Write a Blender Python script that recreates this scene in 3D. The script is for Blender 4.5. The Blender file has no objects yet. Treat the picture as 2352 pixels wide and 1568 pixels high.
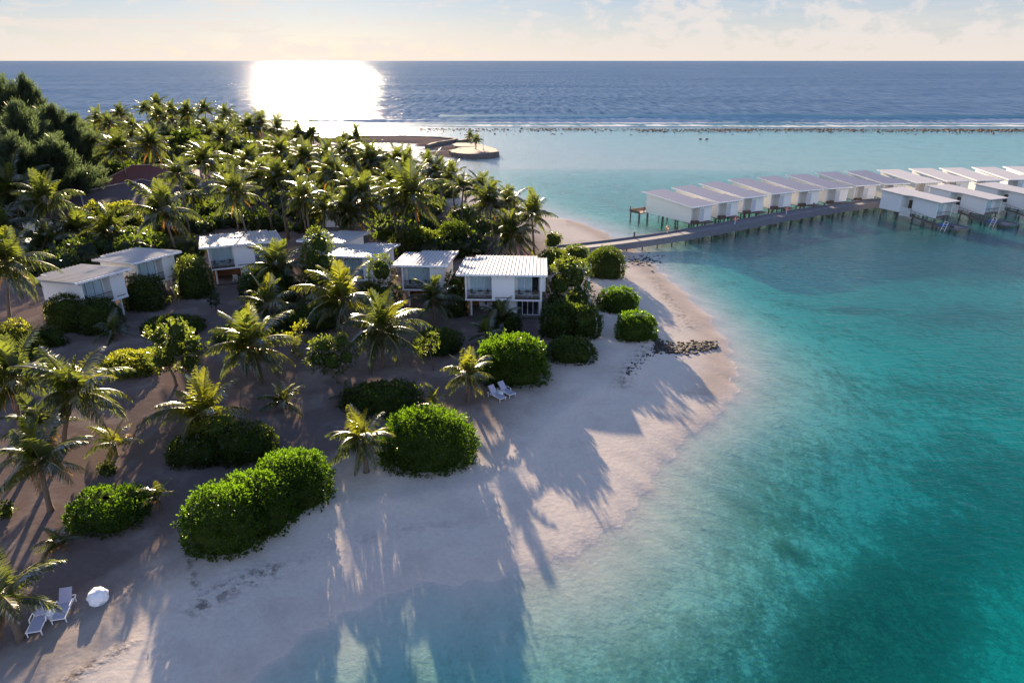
import bpy, math, random
import numpy as np
from mathutils import Vector, Matrix, noise as mnoise
from math import sin, cos, tan, pi, radians as R, sqrt, atan2, hypot

random.seed(7); rng = np.random.default_rng(7)
scene = bpy.context.scene
C = scene.collection

# ------------------------------------------------------------------ camera model
PITCH = math.atan((784-139)/1568.0); SP, CP = sin(PITCH), cos(PITCH); H = 28.0
def at(x, y, z=0.0):
    """survey: ground point seen at picture position x,y (2352 wide) on the level z"""
    rx = (x-1176)/1568.0; ry = (784-y)/1568.0
    dz = -SP+ry*CP; dy = CP+ry*SP
    t = (H-z)/-dz
    return Vector((rx*t, dy*t, z))
def hz(x, y, Y):
    ry = (784-y)/1568.0; t = Y/(CP+ry*SP)
    return H+t*(-SP+ry*CP)
def depth_of(X, Y, Z): return Y*CP-(Z-H)*SP
SUN_AZ = R(-15.2); SUN_EL = R(13.5)

# ------------------------------------------------------------------ materials
class NT:
    def __init__(s, name):
        s.m = bpy.data.materials.new(name); s.m.use_nodes = True
        s.t = s.m.node_tree; s.t.nodes.clear()
        s.out = s.t.nodes.new('ShaderNodeOutputMaterial')
    def n(s, typ, props=None, **ins):
        nd = s.t.nodes.new('ShaderNode'+typ)
        for k, v in (props or {}).items(): setattr(nd, k, v)
        for k, v in ins.items():
            key = int(k[1:]) if k[0] == 'i' and k[1:].isdigit() else k.replace('_', ' ')
            s.set(nd.inputs[key], v)
        return nd
    def set(s, sock, v):
        if isinstance(v, bpy.types.NodeSocket): s.t.links.new(v, sock)
        elif isinstance(v, bpy.types.Node): s.t.links.new(v.outputs[0], sock)
        elif isinstance(v, (tuple, list)) and len(v) == 3 and sock.type == 'RGBA': sock.default_value = (*v, 1)
        else: sock.default_value = v
    def math(s, op, a, b=0.0, clamp=False):
        nd = s.t.nodes.new('ShaderNodeMath'); nd.operation = op; nd.use_clamp = clamp
        s.set(nd.inputs[0], a); s.set(nd.inputs[1], b); return nd.outputs[0]
    def mix(s, f, a, b, blend='MIX'):
        nd = s.t.nodes.new('ShaderNodeMixRGB'); nd.blend_type = blend
        s.set(nd.inputs[0], f); s.set(nd.inputs[1], a); s.set(nd.inputs[2], b); return nd.outputs[0]
    def ramp(s, f, stops, interp='LINEAR'):
        nd = s.t.nodes.new('ShaderNodeValToRGB'); e = nd.color_ramp.elements
        nd.color_ramp.interpolation = interp
        while len(e) < len(stops): e.new(0.5)
        for el, (p, c) in zip(e, stops):
            el.position = p; el.color = (*c, 1) if not isinstance(c, (int, float)) else (c, c, c, 1)
        s.set(nd.inputs[0], f); return nd.outputs[0]
    def noise(s, vec, scale, detail=3.0, rough=0.55, dist=0.0):
        nd = s.n('TexNoise', Scale=scale, Detail=detail, Roughness=rough, Distortion=dist)
        if vec is not None: s.set(nd.inputs['Vector'], vec)
        return nd.outputs['Fac']
    def pos(s, sx=1, sy=1, sz=1, rot=0.0, obj=False):
        g = s.n('TexCoord').outputs['Object'] if obj else s.n('NewGeometry').outputs['Position']
        mp = s.t.nodes.new('ShaderNodeMapping')
        mp.inputs['Scale'].default_value = (sx, sy, sz); mp.inputs['Rotation'].default_value = (0, 0, rot)
        s.set(mp.inputs[0], g); return mp.outputs[0]
    def attr(s, name): return s.n('Attribute', {'attribute_name': name}).outputs['Fac']
    def schlick(s, f0=0.02, normal=None, pw=5.0):
        g = s.n('NewGeometry'); nd = s.n('VectorMath', {'operation': 'DOT_PRODUCT'})
        s.set(nd.inputs[0], normal if normal is not None else g.outputs['Normal']); s.set(nd.inputs[1], g.outputs['Incoming'])
        c = s.math('SUBTRACT', 1.0, s.math('ABSOLUTE', nd.outputs['Value']), True)
        return s.math('ADD', f0, s.math('MULTIPLY', s.math('POWER', c, pw), 1-f0), True)
    def done(s, sh):
        s.set(s.out.inputs['Surface'], sh); return s.m

def plain(name, col, rough=0.6, var=0.08, scale=3.0, bump=0.0, metallic=0.0, spec=0.4, obj=True):
    t = NT(name); p = t.pos(obj=obj)
    f = t.noise(p, scale, 4.0)
    c = t.mix(f, tuple(max(0, v*(1-var)) for v in col), tuple(v*(1+var) for v in col))
    b = t.n('BsdfPrincipled', Base_Color=c, Roughness=rough, Metallic=metallic)
    b.inputs['Specular IOR Level'].default_value = spec
    if bump:
        bn = t.n('Bump', Strength=bump, Distance=0.05, Height=t.noise(p, scale*6, 3.0)); t.set(b.inputs['Normal'], bn.outputs[0])
    return t.done(b)

def leafmat(name, stops, trans=(0.2, 0.3, 0.02), tf=0.4, gloss=0.1, rough=0.32, vary=0.5, dk=0.40):
    t = NT(name)
    g = t.n('NewGeometry'); oi = t.n('ObjectInfo')
    f = t.math('ADD', t.math('MULTIPLY', g.outputs['Random Per Island'], 1-vary*0.5), t.math('MULTIPLY', oi.outputs['Random'], vary*0.5))
    c = t.ramp(f, stops)
    big = t.noise(t.pos(), 0.9, 2.0)
    c = t.mix(t.math('MULTIPLY', big, 0.55), c, tuple(v*0.55 for v in stops[0][1]))
    d = t.n('BsdfDiffuse', Color=t.mix(1.0, c, (dk, dk, dk), 'MULTIPLY'))
    tr = t.n('BsdfTranslucent', Color=t.mix(0.75, c, trans))
    m1 = t.n('MixShader', i0=tf, i1=d, i2=tr)
    gl = t.n('BsdfGlossy', Color=(1, 1, 0.95), Roughness=rough)
    lw = t.n('LayerWeight', Blend=0.35)
    m2 = t.n('MixShader', i0=t.math('MULTIPLY', t.math('ADD', lw.outputs['Fresnel'], 0.25), gloss), i1=m1, i2=gl)
    return t.done(m2)

M = {}
M['palm'] = leafmat('palm_leaf', [(0, (0.030, 0.044, 0.009)), (0.5, (0.058, 0.078, 0.013)), (0.85, (0.10, 0.11, 0.02)), (1, (0.17, 0.13, 0.035))], (0.24, 0.30, 0.03), 0.44, 0.14)
M['palm_young'] = leafmat('palm_leaf_young', [(0, (0.06, 0.085, 0.012)), (0.6, (0.11, 0.14, 0.015)), (1, (0.17, 0.17, 0.03))], (0.36, 0.38, 0.02), 0.5, 0.14)
M['palm_dry'] = leafmat('palm_leaf_dry', [(0, (0.16, 0.075, 0.02)), (0.6, (0.25, 0.125, 0.03)), (1, (0.30, 0.18, 0.05))], (0.5, 0.26, 0.03), 0.4, 0.05)
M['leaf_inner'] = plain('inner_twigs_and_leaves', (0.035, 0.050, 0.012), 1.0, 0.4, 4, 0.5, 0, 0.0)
M['rachis'] = plain('palm_rachis', (0.16, 0.13, 0.045), 0.45, 0.2, 2)
M['scaevola'] = leafmat('scaevola_leaf', [(0, (0.026, 0.056, 0.005)), (0.55, (0.060, 0.118, 0.009)), (1, (0.125, 0.19, 0.015))], (0.19, 0.37, 0.01), 0.45, 0.05, 0.38, 0.25, 0.32)
M['scaevola_dark'] = leafmat('shrub_leaf_dark', [(0, (0.022, 0.040, 0.008)), (0.6, (0.040, 0.066, 0.012)), (1, (0.075, 0.095, 0.02))], (0.18, 0.27, 0.015), 0.40, 0.07, 0.35, 0.3)
M['yellowgreen'] = leafmat('yellow_green_leaf', [(0, (0.08, 0.11, 0.012)), (0.6, (0.16, 0.19, 0.018)), (1, (0.26, 0.24, 0.03))], (0.45, 0.48, 0.02), 0.5, 0.09)
M['broadleaf'] = leafmat('broad_leaf', [(0, (0.035, 0.055, 0.010)), (0.6, (0.07, 0.10, 0.014)), (1, (0.15, 0.17, 0.03))], (0.26, 0.34, 0.02), 0.45, 0.12)
M['casuarina'] = leafmat('casuarina_needle', [(0, (0.055, 0.075, 0.036)), (0.6, (0.095, 0.120, 0.060)), (1, (0.17, 0.17, 0.095))], (0.15, 0.22, 0.08), 0.4, 0.04)
M['bark'] = plain('bark', (0.16, 0.115, 0.08), 0.9, 0.35, 5, 0.6)
M['palm_bark'] = plain('palm_bark', (0.15, 0.11, 0.08), 0.9, 0.3, 6, 0.8)
M['white'] = plain('white_render', (0.74, 0.735, 0.72), 0.7, 0.05, 1.2, 0.05)
M['white_trim'] = plain('white_trim', (0.78, 0.78, 0.77), 0.5, 0.03, 2)
M['roof_white'] = plain('white_metal_roof', (0.40, 0.39, 0.40), 0.6, 0.07, 0.9, 0.0, 0.0, 0.5)
M['roof_sheen'] = plain('sheen_membrane_roof', (0.44, 0.42, 0.42), 0.6, 0.1, 0.8)  # same membrane as the nearer roofs, low-angle sheen painted in as lighter colour
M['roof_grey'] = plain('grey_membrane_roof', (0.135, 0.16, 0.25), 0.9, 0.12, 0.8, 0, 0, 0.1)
M['seam'] = plain('roof_seam', (0.52, 0.51, 0.51), 0.4, 0.05, 2)
M['darkwood'] = plain('dark_stained_wood', (0.10, 0.065, 0.05), 0.6, 0.3, 4, 0.2)
M['cream'] = plain('cream_render', (0.82, 0.78, 0.73), 0.7, 0.05, 1.2)
M['rail_dark'] = plain('dark_rail_wood', (0.06, 0.045, 0.04), 0.5, 0.2, 4)
M['metal'] = plain('galvanised_metal', (0.45, 0.45, 0.45), 0.4, 0.1, 4, 0, 0.6)
M['green_paint'] = plain('green_paint', (0.03, 0.16, 0.10), 0.5, 0.1, 4)
M['curtain'] = plain('curtain_cloth', (0.82, 0.85, 0.86), 0.9, 0.12, 4)
M['mauve_cloth'] = plain('lounger_mesh_cloth', (0.40, 0.38, 0.48), 0.7, 0.06, 5)
M['white_plastic'] = plain('white_plastic', (0.80, 0.79, 0.80), 0.35, 0.03, 3)
M['white_cloth'] = plain('white_cover_cloth', (0.80, 0.80, 0.82), 0.85, 0.05, 4, 0.3)
M['orange'] = plain('lifebuoy_orange', (0.75, 0.16, 0.09), 0.5, 0.05, 3)
M['rock'] = plain('coral_rock', (0.055, 0.047, 0.042), 0.9, 0.4, 2.5, 0.8)
M['reef_rock'] = plain('reef_rock', (0.075, 0.05, 0.045), 0.85, 0.4, 0.6, 0.8)
M['wall_rock'] = plain('breakwater_rock', (0.13, 0.11, 0.10), 0.95, 0.4, 1.2, 1.0)
M['terracotta_wall'] = plain('ochre_wall', (0.34, 0.17, 0.08), 0.8, 0.12, 1.0)
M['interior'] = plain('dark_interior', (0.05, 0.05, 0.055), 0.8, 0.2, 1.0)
M['pile'] = plain('pile_timber', (0.12, 0.095, 0.08), 0.85, 0.35, 3, 0.4)
M['blue_board'] = plain('blue_sun_mat', (0.07, 0.13, 0.42), 0.6, 0.06, 3)

def m_glass():
    t = NT('window_glass')
    fr = t.schlick(0.04)
    gl = t.n('BsdfGlossy', Color=(0.9, 0.95, 1), Roughness=0.03)
    tr = t.n('BsdfTransparent', Color=(0.90, 0.96, 0.98))
    return t.done(t.n('MixShader', i0=t.math('ADD', fr, 0.03), i1=tr, i2=gl))
M['glass'] = m_glass()

def m_tiles(name, c1, c2):
    t = NT(name); p = t.pos(obj=True)
    w = t.n('TexWave', {'wave_type': 'BANDS', 'bands_direction': 'X'}, Scale=1.2, Distortion=0.4, Detail=1.0)
    t.set(w.inputs['Vector'], p)
    f = t.noise(p, 1.5, 5.0, 0.7)
    c = t.mix(f, c1, c2)
    b = t.n('BsdfPrincipled', Base_Color=c, Roughness=0.85)
    bn = t.n('Bump', Strength=0.6, Distance=0.06, Height=t.math('ADD', w.outputs['Fac'], t.noise(p, 9, 2.0))); t.set(b.inputs['Normal'], bn.outputs[0])
    return t.done(b)
M['tile_dark'] = m_tiles('weathered_roof_tile', (0.055, 0.035, 0.035), (0.10, 0.062, 0.06))
M['tile_red'] = m_tiles('red_roof_tile', (0.17, 0.055, 0.055), (0.26, 0.095, 0.085))

def m_deck():
    t = NT('weathered_decking')
    u = t.n('UVMap').outputs[0]
    mp = t.t.nodes.new('ShaderNodeMapping'); mp.inputs['Scale'].default_value = (6.0, 0.6, 1); t.set(mp.inputs[0], u)
    br = t.n('TexBrick', {'offset': 0.5}, Scale=1.0, Mortar_Size=0.035, Brick_Width=1.0, Row_Height=2.0)
    t.set(br.inputs['Vector'], mp.outputs[0])
    f = t.noise(t.pos(), 0.8, 5.0, 0.65)
    c = t.mix(f, (0.13, 0.12, 0.12), (0.23, 0.215, 0.21))
    c = t.mix(0.45, c, t.mix(t.noise(mp.outputs[0], 1.0, 0.0), (0.09, 0.085, 0.085), (0.28, 0.265, 0.26)))
    c = t.mix(br.outputs['Fac'], c, (0.04, 0.035, 0.035))
    b = t.n('BsdfPrincipled', Base_Color=c, Roughness=0.7)
    return t.done(b)
M['deck'] = m_deck()
M['deck_side'] = plain('jetty_fascia_wood', (0.14, 0.14, 0.165), 0.75, 0.25, 1.5, 0.3)
M['deck_wood'] = plain('deck_wood', (0.16, 0.12, 0.10), 0.7, 0.3, 3, 0.3)

def m_sand():
    t = NT('coral_sand'); p = t.pos()
    depth = t.attr('depth'); inland = t.attr('inland'); wet = t.attr('wet'); weed = t.attr('weed'); trail = t.attr('trail')
    f1 = t.noise(p, 0.25, 5.0, 0.6); f2 = t.noise(p, 3.5, 4.0, 0.7); f3 = t.noise(p, 16, 3.0, 0.6)
    sand = t.mix(f1, (0.60, 0.52, 0.45), (0.70, 0.615, 0.535))
    sand = t.mix(t.math('MULTIPLY', t.ramp(t.math('ADD', t.math('MULTIPLY', f2, 0.6), t.math('MULTIPLY', f3, 0.4)), [(0.40, 1.0), (0.60, 0.0)]), 0.35), sand, (0.45, 0.385, 0.33))
    soil = t.mix(f2, (0.125, 0.092, 0.080), (0.205, 0.155, 0.135))
    edge = t.math('ADD', inland, t.math('MULTIPLY', t.math('SUBTRACT', f1, 0.5), 1.1), True)
    c = t.mix(edge, sand, soil)
    c = t.mix(t.math('MULTIPLY', wet, 0.5), c, (0.34, 0.25, 0.19))
    # wrack and leaf litter specks
    sp = t.ramp(f3, [(0.60, 0.0), (0.68, 1.0)])
    pt = t.ramp(t.noise(p, 0.45, 3.0, 0.6), [(0.50, 0.0), (0.66, 1.0)])
    c = t.mix(t.math('MULTIPLY', t.math('MULTIPLY', sp, pt), t.math('ADD', t.math('MULTIPLY', edge, 0.45), 0.28)), c, (0.10, 0.07, 0.05))
    wr = t.math('MULTIPLY', trail, t.ramp(t.noise(p, 1.6, 6.0, 0.75), [(0.47, 0.0), (0.58, 1.0)]))
    c = t.mix(t.math('MULTIPLY', wr, 0.75), c, (0.09, 0.065, 0.055))
    # sea bed: sand with sea grass and rubble
    dn = t.math('MULTIPLY', depth, 1.2, True)
    g1 = t.noise(p, 0.16, 6.0, 0.7); g2 = t.noise(t.pos(1, 0.5, 1, 0.6), 1.3, 5.0, 0.72)
    gm = t.math('ADD', t.math('MULTIPLY', g1, 0.45), t.math('MULTIPLY', g2, 0.55))
    g3 = t.noise(p, 4.5, 3.0, 0.7)
    gm = t.math('ADD', t.math('ADD', gm, t.math('MULTIPLY', t.math('SUBTRACT', g3, 0.5), 0.40)), t.math('SUBTRACT', t.math('MULTIPLY', weed, 0.25), 0.03))
    grass = t.ramp(gm, [(0.46, 0.0), (0.57, 0.62), (0.70, 1.0)])
    bed = t.mix(g2, (0.50, 0.48, 0.40), (0.64, 0.60, 0.52))
    bed = t.mix(t.math('MULTIPLY', grass, 0.88), bed, t.mix(t.ramp(t.math('ADD', t.math('MULTIPLY', g3, 0.5), t.math('MULTIPLY', g2, 0.5)), [(0.42, 0.0), (0.60, 1.0)]), (0.018, 0.024, 0.012), (0.17, 0.17, 0.11)))
    c = t.mix(dn, c, bed)
    b = t.n('BsdfDiffuse', Color=c, Roughness=0.5)
    tr = t.math('MULTIPLY', t.noise(p, 2.6, 2.0, 0.5), t.math('ADD', 0.22, t.math('MULTIPLY', trail, 0.6)))
    h = t.math('ADD', t.math('MULTIPLY', f2, 0.10), t.math('ADD', t.math('MULTIPLY', f3, 0.035), tr))
    bn = t.n('Bump', Strength=0.6, Distance=0.20, Height=h)
    t.set(b.inputs['Normal'], bn.outputs[0])
    return t.done(b)
M['sand'] = m_sand()

def m_water():
    t = NT('lagoon_water'); p = t.pos()
    depth = t.attr('depth'); calm = t.attr('calm')
    w1 = t.noise(t.pos(1, 2.2, 1, 0.35), 0.55, 4.0, 0.55, 0.6)
    w2 = t.noise(t.pos(1, 1.8, 1, -0.5), 2.6, 3.0, 0.6, 0.4)
    h = t.math('ADD', t.math('MULTIPLY', w1, 0.75), t.math('MULTIPLY', w2, 0.25))
    bn = t.n('Bump', Strength=0.50, Distance=0.62, Height=h)
    t.set(bn.inputs['Strength'], t.math('ADD', 0.06, t.math('MULTIPLY', calm, 0.50)))
    fr = t.schlick(0.010, bn.outputs[0], 6.2)
    # Beer-Lambert tint from the true depth below each point
    dd = t.math('MAXIMUM', depth, 0.0)
    ch = [t.math('POWER', 2.71828, t.math('MULTIPLY', dd, -k)) for k in (1.15, 0.160, 0.165)]
    cb = t.n('CombineColor'); [t.set(cb.inputs[i], ch[i]) for i in range(3)]
    tr = t.n('BsdfTransparent', Color=cb.outputs[0])
    body = t.n('BsdfDiffuse', Color=(0.004, 0.25, 0.29))
    bf = t.math('MULTIPLY', t.math('SUBTRACT', 1.0, t.math('POWER', 2.71828, t.math('MULTIPLY', dd, -0.20))), 0.36, True)
    m0 = t.n('MixShader', i0=bf, i1=tr, i2=body)
    gl = t.n('BsdfGlossy', Color=(0.97, 0.98, 1.0), Roughness=0.17, Normal=bn.outputs[0])
    foam = t.math('MULTIPLY', t.ramp(dd, [(0.0, 0.0), (0.006, 1.0), (0.045, 0.0)]), t.ramp(t.noise(p, 0.9, 4.0), [(0.45, 0.0), (0.65, 0.28)]))
    m1 = t.n('MixShader', i0=fr, i1=m0, i2=gl)
    m2 = t.n('MixShader', i0=foam, i1=m1, i2=t.n('BsdfDiffuse', Color=(0.8, 0.8, 0.8)))
    return t.done(m2)
M['water'] = m_water()

def m_ocean():
    t = NT('ocean_water')
    w0 = t.noise(t.pos(0.35, 1, 1, 0.05), 0.030, 3.0, 0.5, 0.3)
    w1 = t.noise(t.pos(0.45, 1, 1, 0.1), 0.16, 4.0, 0.6, 0.3)
    w2 = t.noise(t.pos(0.6, 1, 1, -0.2), 0.8, 3.0, 0.6)
    h = t.math('ADD', t.math('ADD', t.math('MULTIPLY', w0, 4.0), t.math('MULTIPLY', w1, 1.6)), t.math('MULTIPLY', w2, 0.35))
    bn = t.n('Bump', Strength=1.0, Distance=1.0, Height=h)
    rp = t.noise(t.pos(1, 0.16, 1), 0.24, 6.0, 0.70, 0.2); sw = t.noise(t.pos(0.22, 1, 1, 0.03), 0.010, 5.0, 0.65)
    rpl = t.ramp(t.math('ADD', t.math('MULTIPLY', rp, 0.75), t.math('MULTIPLY', sw, 0.25)), [(0.34, 0.0), (0.66, 1.0)])
    c = t.mix(rpl, (0.012, 0.052, 0.130), (0.048, 0.118, 0.24))
    d = t.n('BsdfDiffuse', Color=c)
    gl = t.n('BsdfGlossy', Color=(1, 1, 1), Roughness=0.10, Normal=bn.outputs[0])
    lw = t.n('Fresnel', IOR=1.2, Normal=bn.outputs[0])
    return t.done(t.n('MixShader', i0=t.math('MULTIPLY', lw.outputs[0], t.math('ADD', 0.06, t.math('MULTIPLY', rpl, 0.55))), i1=d, i2=gl))
M['ocean'] = m_ocean()

def m_surf():
    t = NT('breaking_surf'); p = t.pos(0.5, 1, 1)
    f = t.noise(p, 0.5, 5.0, 0.7)
    foam = t.attr('foam')
    k = t.ramp(t.math('ADD', t.math('MULTIPLY', f, 0.8), t.math('SUBTRACT', foam, 0.55)), [(0.22, 0.0), (0.50, 1.0)])
    wat = t.n('MixShader', i0=0.22, i1=t.n('BsdfDiffuse', Color=(0.02, 0.105, 0.16)), i2=t.n('BsdfGlossy', Roughness=0.25))
    white = t.n('MixShader', i0=0.35, i1=t.n('BsdfDiffuse', Color=(0.82, 0.83, 0.85)), i2=t.n('BsdfTranslucent', Color=(0.82, 0.83, 0.85)))
    return t.done(t.n('MixShader', i0=k, i1=wat, i2=white))
M['surf'] = m_surf()

# ------------------------------------------------------------------ mesh helpers
class MB:
    def __init__(s): s.v = []; s.f = []; s.mi = []; s.m = 0
    def face(s, pts):
        b = len(s.v); s.v += [tuple(p) for p in pts]; s.f.append(tuple(range(b, b+len(pts)))); s.mi.append(s.m)
    def box(s, x0, x1, y0, y1, z0, z1, top=None):
        """top: optional function (x,y)->z for a sloping top"""
        T = (lambda x, y: z1) if top is None else top
        b = len(s.v)
        P = [(x0, y0), (x1, y0), (x1, y1), (x0, y1)]
        s.v += [(x, y, z0) for x, y in P]+[(x, y, T(x, y)) for x, y in P]
        s.f += [(b+3, b+2, b+1, b), (b+4, b+5, b+6, b+7)]+[(b+i, b+(i+1) % 4, b+4+(i+1) % 4, b+4+i) for i in range(4)]
        s.mi += [s.m]*6; return s
    def prism(s, outline, zb, zt):
        """outline CCW list of (x,y); zb, zt numbers or functions"""
        B = zb if callable(zb) else (lambda x, y: zb); T = zt if callable(zt) else (lambda x, y: zt)
        n = len(outline); b = len(s.v)
        s.v += [(x, y, B(x, y)) for x, y in outline]+[(x, y, T(x, y)) for x, y in outline]
        s.f += [tuple(b+i for i in reversed(range(n))), tuple(b+n+i for i in range(n))]
        s.f += [(b+i, b+(i+1) % n, b+n+(i+1) % n, b+n+i) for i in range(n)]
        s.mi += [s.m]*(n+2); return s
    def tube(s, pts, rad, n=6, cap=True):
        pts = [Vector(p) for p in pts]; k = len(pts); b = len(s.v)
        rads = rad if isinstance(rad, (list, tuple)) else [rad]*k
        up = Vector((0, 0, 1)); prev = None
        for i, p in enumerate(pts):
            d = (pts[min(i+1, k-1)]-pts[max(i-1, 0)]).normalized()
            if prev is None:
                a = d.cross(up if abs(d.z) < 0.9 else Vector((1, 0, 0))).normalized()
            else: a = (prev-d*prev.dot(d)).normalized()
            prev = a; c = d.cross(a)
            for j in range(n):
                q = p+(a*cos(2*pi*j/n)+c*sin(2*pi*j/n))*rads[i]; s.v.append(tuple(q))
        for i in range(k-1):
            for j in range(n):
                s.f.append((b+i*n+j, b+i*n+(j+1) % n, b+(i+1)*n+(j+1) % n, b+(i+1)*n+j)); s.mi.append(s.m)
        if cap:
            s.f.append(tuple(b+j for j in reversed(range(n)))); s.f.append(tuple(b+(k-1)*n+j for j in range(n))); s.mi += [s.m]*2
        return s
    def lathe(s, prof, n=12, c=(0, 0, 0)):
        b = len(s.v)
        for r, z in prof:
            for j in range(n): s.v.append((c[0]+r*cos(2*pi*j/n), c[1]+r*sin(2*pi*j/n), c[2]+z))
        for i in range(len(prof)-1):
            for j in range(n):
                s.f.append((b+i*n+j, b+i*n+(j+1) % n, b+(i+1)*n+(j+1) % n, b+(i+1)*n+j)); s.mi.append(s.m)
        s.f.append(tuple(b+j for j in reversed(range(n)))); s.f.append(tuple(b+(len(prof)-1)*n+j for j in range(n))); s.mi += [s.m]*2
        return s
    def mesh(s, name, mats, smooth=False):
        me = bpy.data.meshes.new(name); me.from_pydata(s.v, [], s.f)
        for m in (mats if isinstance(mats, (list, tuple)) else [mats]): me.materials.append(m)
        me.polygons.foreach_set('material_index', s.mi)
        if smooth: me.polygons.foreach_set('use_smooth', [True]*len(s.f))
        me.update(); return me

def link(name, me, parent=None):
    o = bpy.data.objects.new(name, me); C.objects.link(o)
    if parent is not None: o.parent = parent
    return o
def part(name, mb, mats, parent, smooth=False): return link(name, mb.mesh(name, mats, smooth), parent)
def tag(o, label=None, cat=None, group=None, kind=None):
    if label: o['label'] = label
    if cat: o['category'] = cat
    if group: o['group'] = group
    if kind: o['kind'] = kind
    return o
def thing(name, label, cat, loc=(0, 0, 0), rz=0.0, group=None):
    o = bpy.data.objects.new(name, None); C.objects.link(o); o.empty_display_size = 0.3
    o.location = loc; o.rotation_euler = (0, 0, rz)
    return tag(o, label, cat, group)
KIDS = {}
def kids(o): return [c for c in o.children]
def dup(root, loc, rz, label, group=None, scale=None):
    r = root.copy(); C.objects.link(r); r.location = loc; r.rotation_euler = (0, 0, rz); r['label'] = label
    if scale: r.scale = scale
    if group: r['group'] = group
    def rec(src, dst):
        for c in kids(src):
            d = c.copy(); C.objects.link(d); d.parent = dst; rec(c, d)
    rec(root, r); return r

def quads_mesh(name, V, mats, Q=None, mi=None, smooth=False):
    """V (n,3) with 4 consecutive verts per quad unless Q given"""
    V = np.asarray(V, dtype=np.float32).reshape(-1, 3)
    if Q is None: Q = np.arange(len(V), dtype=np.int32).reshape(-1, 4)
    me = bpy.data.meshes.new(name)
    me.vertices.add(len(V)); me.vertices.foreach_set('co', V.ravel())
    me.loops.add(Q.size); me.loops.foreach_set('vertex_index', Q.astype(np.int32).ravel())
    me.polygons.add(len(Q)); me.polygons.foreach_set('loop_start', np.arange(0, Q.size, 4, dtype=np.int32))
    me.polygons.foreach_set('loop_total', np.full(len(Q), 4, dtype=np.int32))
    for m in (mats if isinstance(mats, (list, tuple)) else [mats]): me.materials.append(m)
    if mi is not None: me.polygons.foreach_set('material_index', np.asarray(mi, dtype=np.int32))
    if smooth: me.polygons.foreach_set('use_smooth', np.ones(len(Q), dtype=bool))
    me.update(calc_edges=True); me.validate(); return me

def add_attr(me, name, arr):
    a = me.attributes.new(name, 'FLOAT', 'POINT'); a.data.foreach_set('value', np.asarray(arr, dtype=np.float32))

# ------------------------------------------------------------------ terrain, lagoon, ocean
def W2(pts, z=0.0): return np.array([at(x, y, z)[:2] for x, y in pts])
shore_px = [(560, 1568), (640, 1508), (715, 1455), (785, 1408), (860, 1374), (935, 1355), (1050, 1340), (1170, 1312), (1260, 1290), (1340, 1255), (1420, 1200),
            (1475, 1145), (1505, 1090), (1545, 1040), (1585, 1000), (1645, 950), (1680, 900), (1688, 850), (1670, 790), (1640, 742), (1600, 700), (1562, 662), (1525, 632),
            (1495, 608), (1470, 590), (1450, 572), (1415, 550), (1370, 525), (1320, 508), (1258, 496), (1190, 472), (1110, 436), (1000, 402), (900, 372), (830, 352), (790, 330)]
isl = [tuple(p) for p in W2(shore_px)]
isl = [(-30, -10), (-22, 8), (-17, 18)]+isl+[(-88, 300), (-120, 318), (-190, 330), (-320, 336), (-420, 300), (-420, -10)]
def sdist(P, poly):
    """signed distance, positive inside"""
    d = np.full(len(P), 1e9); ins = np.zeros(len(P), bool); n = len(poly)
    for i in range(n):
        a = np.array(poly[i]); b = np.array(poly[(i+1) % n]); ab = b-a
        t = np.clip(((P-a)@ab)/(ab@ab), 0, 1); q = P-(a+t[:, None]*ab)
        d = np.minimum(d, np.hypot(q[:, 0], q[:, 1]))
        cond = ((a[1] > P[:, 1]) != (b[1] > P[:, 1])) & (P[:, 0] < (b[0]-a[0])*(P[:, 1]-a[1])/(b[1]-a[1]+1e-12)+a[0])
        ins ^= cond
    return np.where(ins, d, -d)
def zi(x, y): return ((1200+x/3.0947)/1.6327, (440+y/3.0947)/1.6327)   # survey of the breakwater
spit_px = [zi(*p) for p in [(-150, 300), (100, 302), (400, 306), (700, 298), (950, 302), (1130, 310), (1100, 328), (1140, 342), (1260, 336), (1420, 318), (1590, 292), (1590, 262), (1400, 240), (1000, 222), (500, 222), (100, 240), (-150, 250)]]
spit = [tuple(p) for p in W2(spit_px)]
apron = [tuple(p) for p in W2([zi(*p) for p in [(1140, 372), (1300, 360), (1530, 330), (1640, 330), (1760, 330), (2000, 380), (2040, 430), (1900, 468), (1700, 482), (1500, 470), (1320, 440), (1240, 420), (1300, 400), (1480, 392)]])]
Y0, Y1 = 8.0, 345.0
rows = [Y0]
while rows[-1] < Y1: rows.append(rows[-1]+max(0.11, 0.0062*rows[-1]))
rows[-1] = Y1; rows = np.array(rows); NC = 520
Wd = lambda y: 0.95*y+34
u = np.linspace(-1, 1, NC)
GX = u[None, :]*Wd(rows)[:, None]; GY = np.repeat(rows[:, None], NC, 1)
P = np.stack([GX.ravel(), GY.ravel()], 1)
def vnoise(P, s, seed=0.0):
    return np.array([mnoise.noise((x*s+seed, y*s, seed)) for x, y in P])
sd0 = sdist(P, isl)
wob = 0.55*np.sin(P[:, 0]*0.9+1.3*np.sin(P[:, 1]*0.31))*np.sin(P[:, 1]*0.75+0.7)+0.3*np.sin(P[:, 0]*2.1+P[:, 1]*1.7)
sd = sd0+wob*np.clip(1-np.abs(sd0)/12, 0, 1)*0.8
sdi2 = np.maximum(sdist(P, spit), sdist(P, apron))
und = 0.10*np.sin(P[:, 0]*0.33+0.4)*np.sin(P[:, 1]*0.27)+0.06*np.sin(P[:, 0]*0.8+P[:, 1]*0.5)
hin = 0.72*(1-np.exp(-np.maximum(sd, 0)/13.0))+0.10*(1-np.exp(-np.maximum(sd, 0)/1.5))+und*np.clip(sd/10, 0, 1)
hin += 0.13*np.exp(-((sd-9.0-0.8*np.sin(P[:, 0]*0.25))/1.1)**2)        # storm berm
off = np.maximum(-sd, 0)
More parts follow.
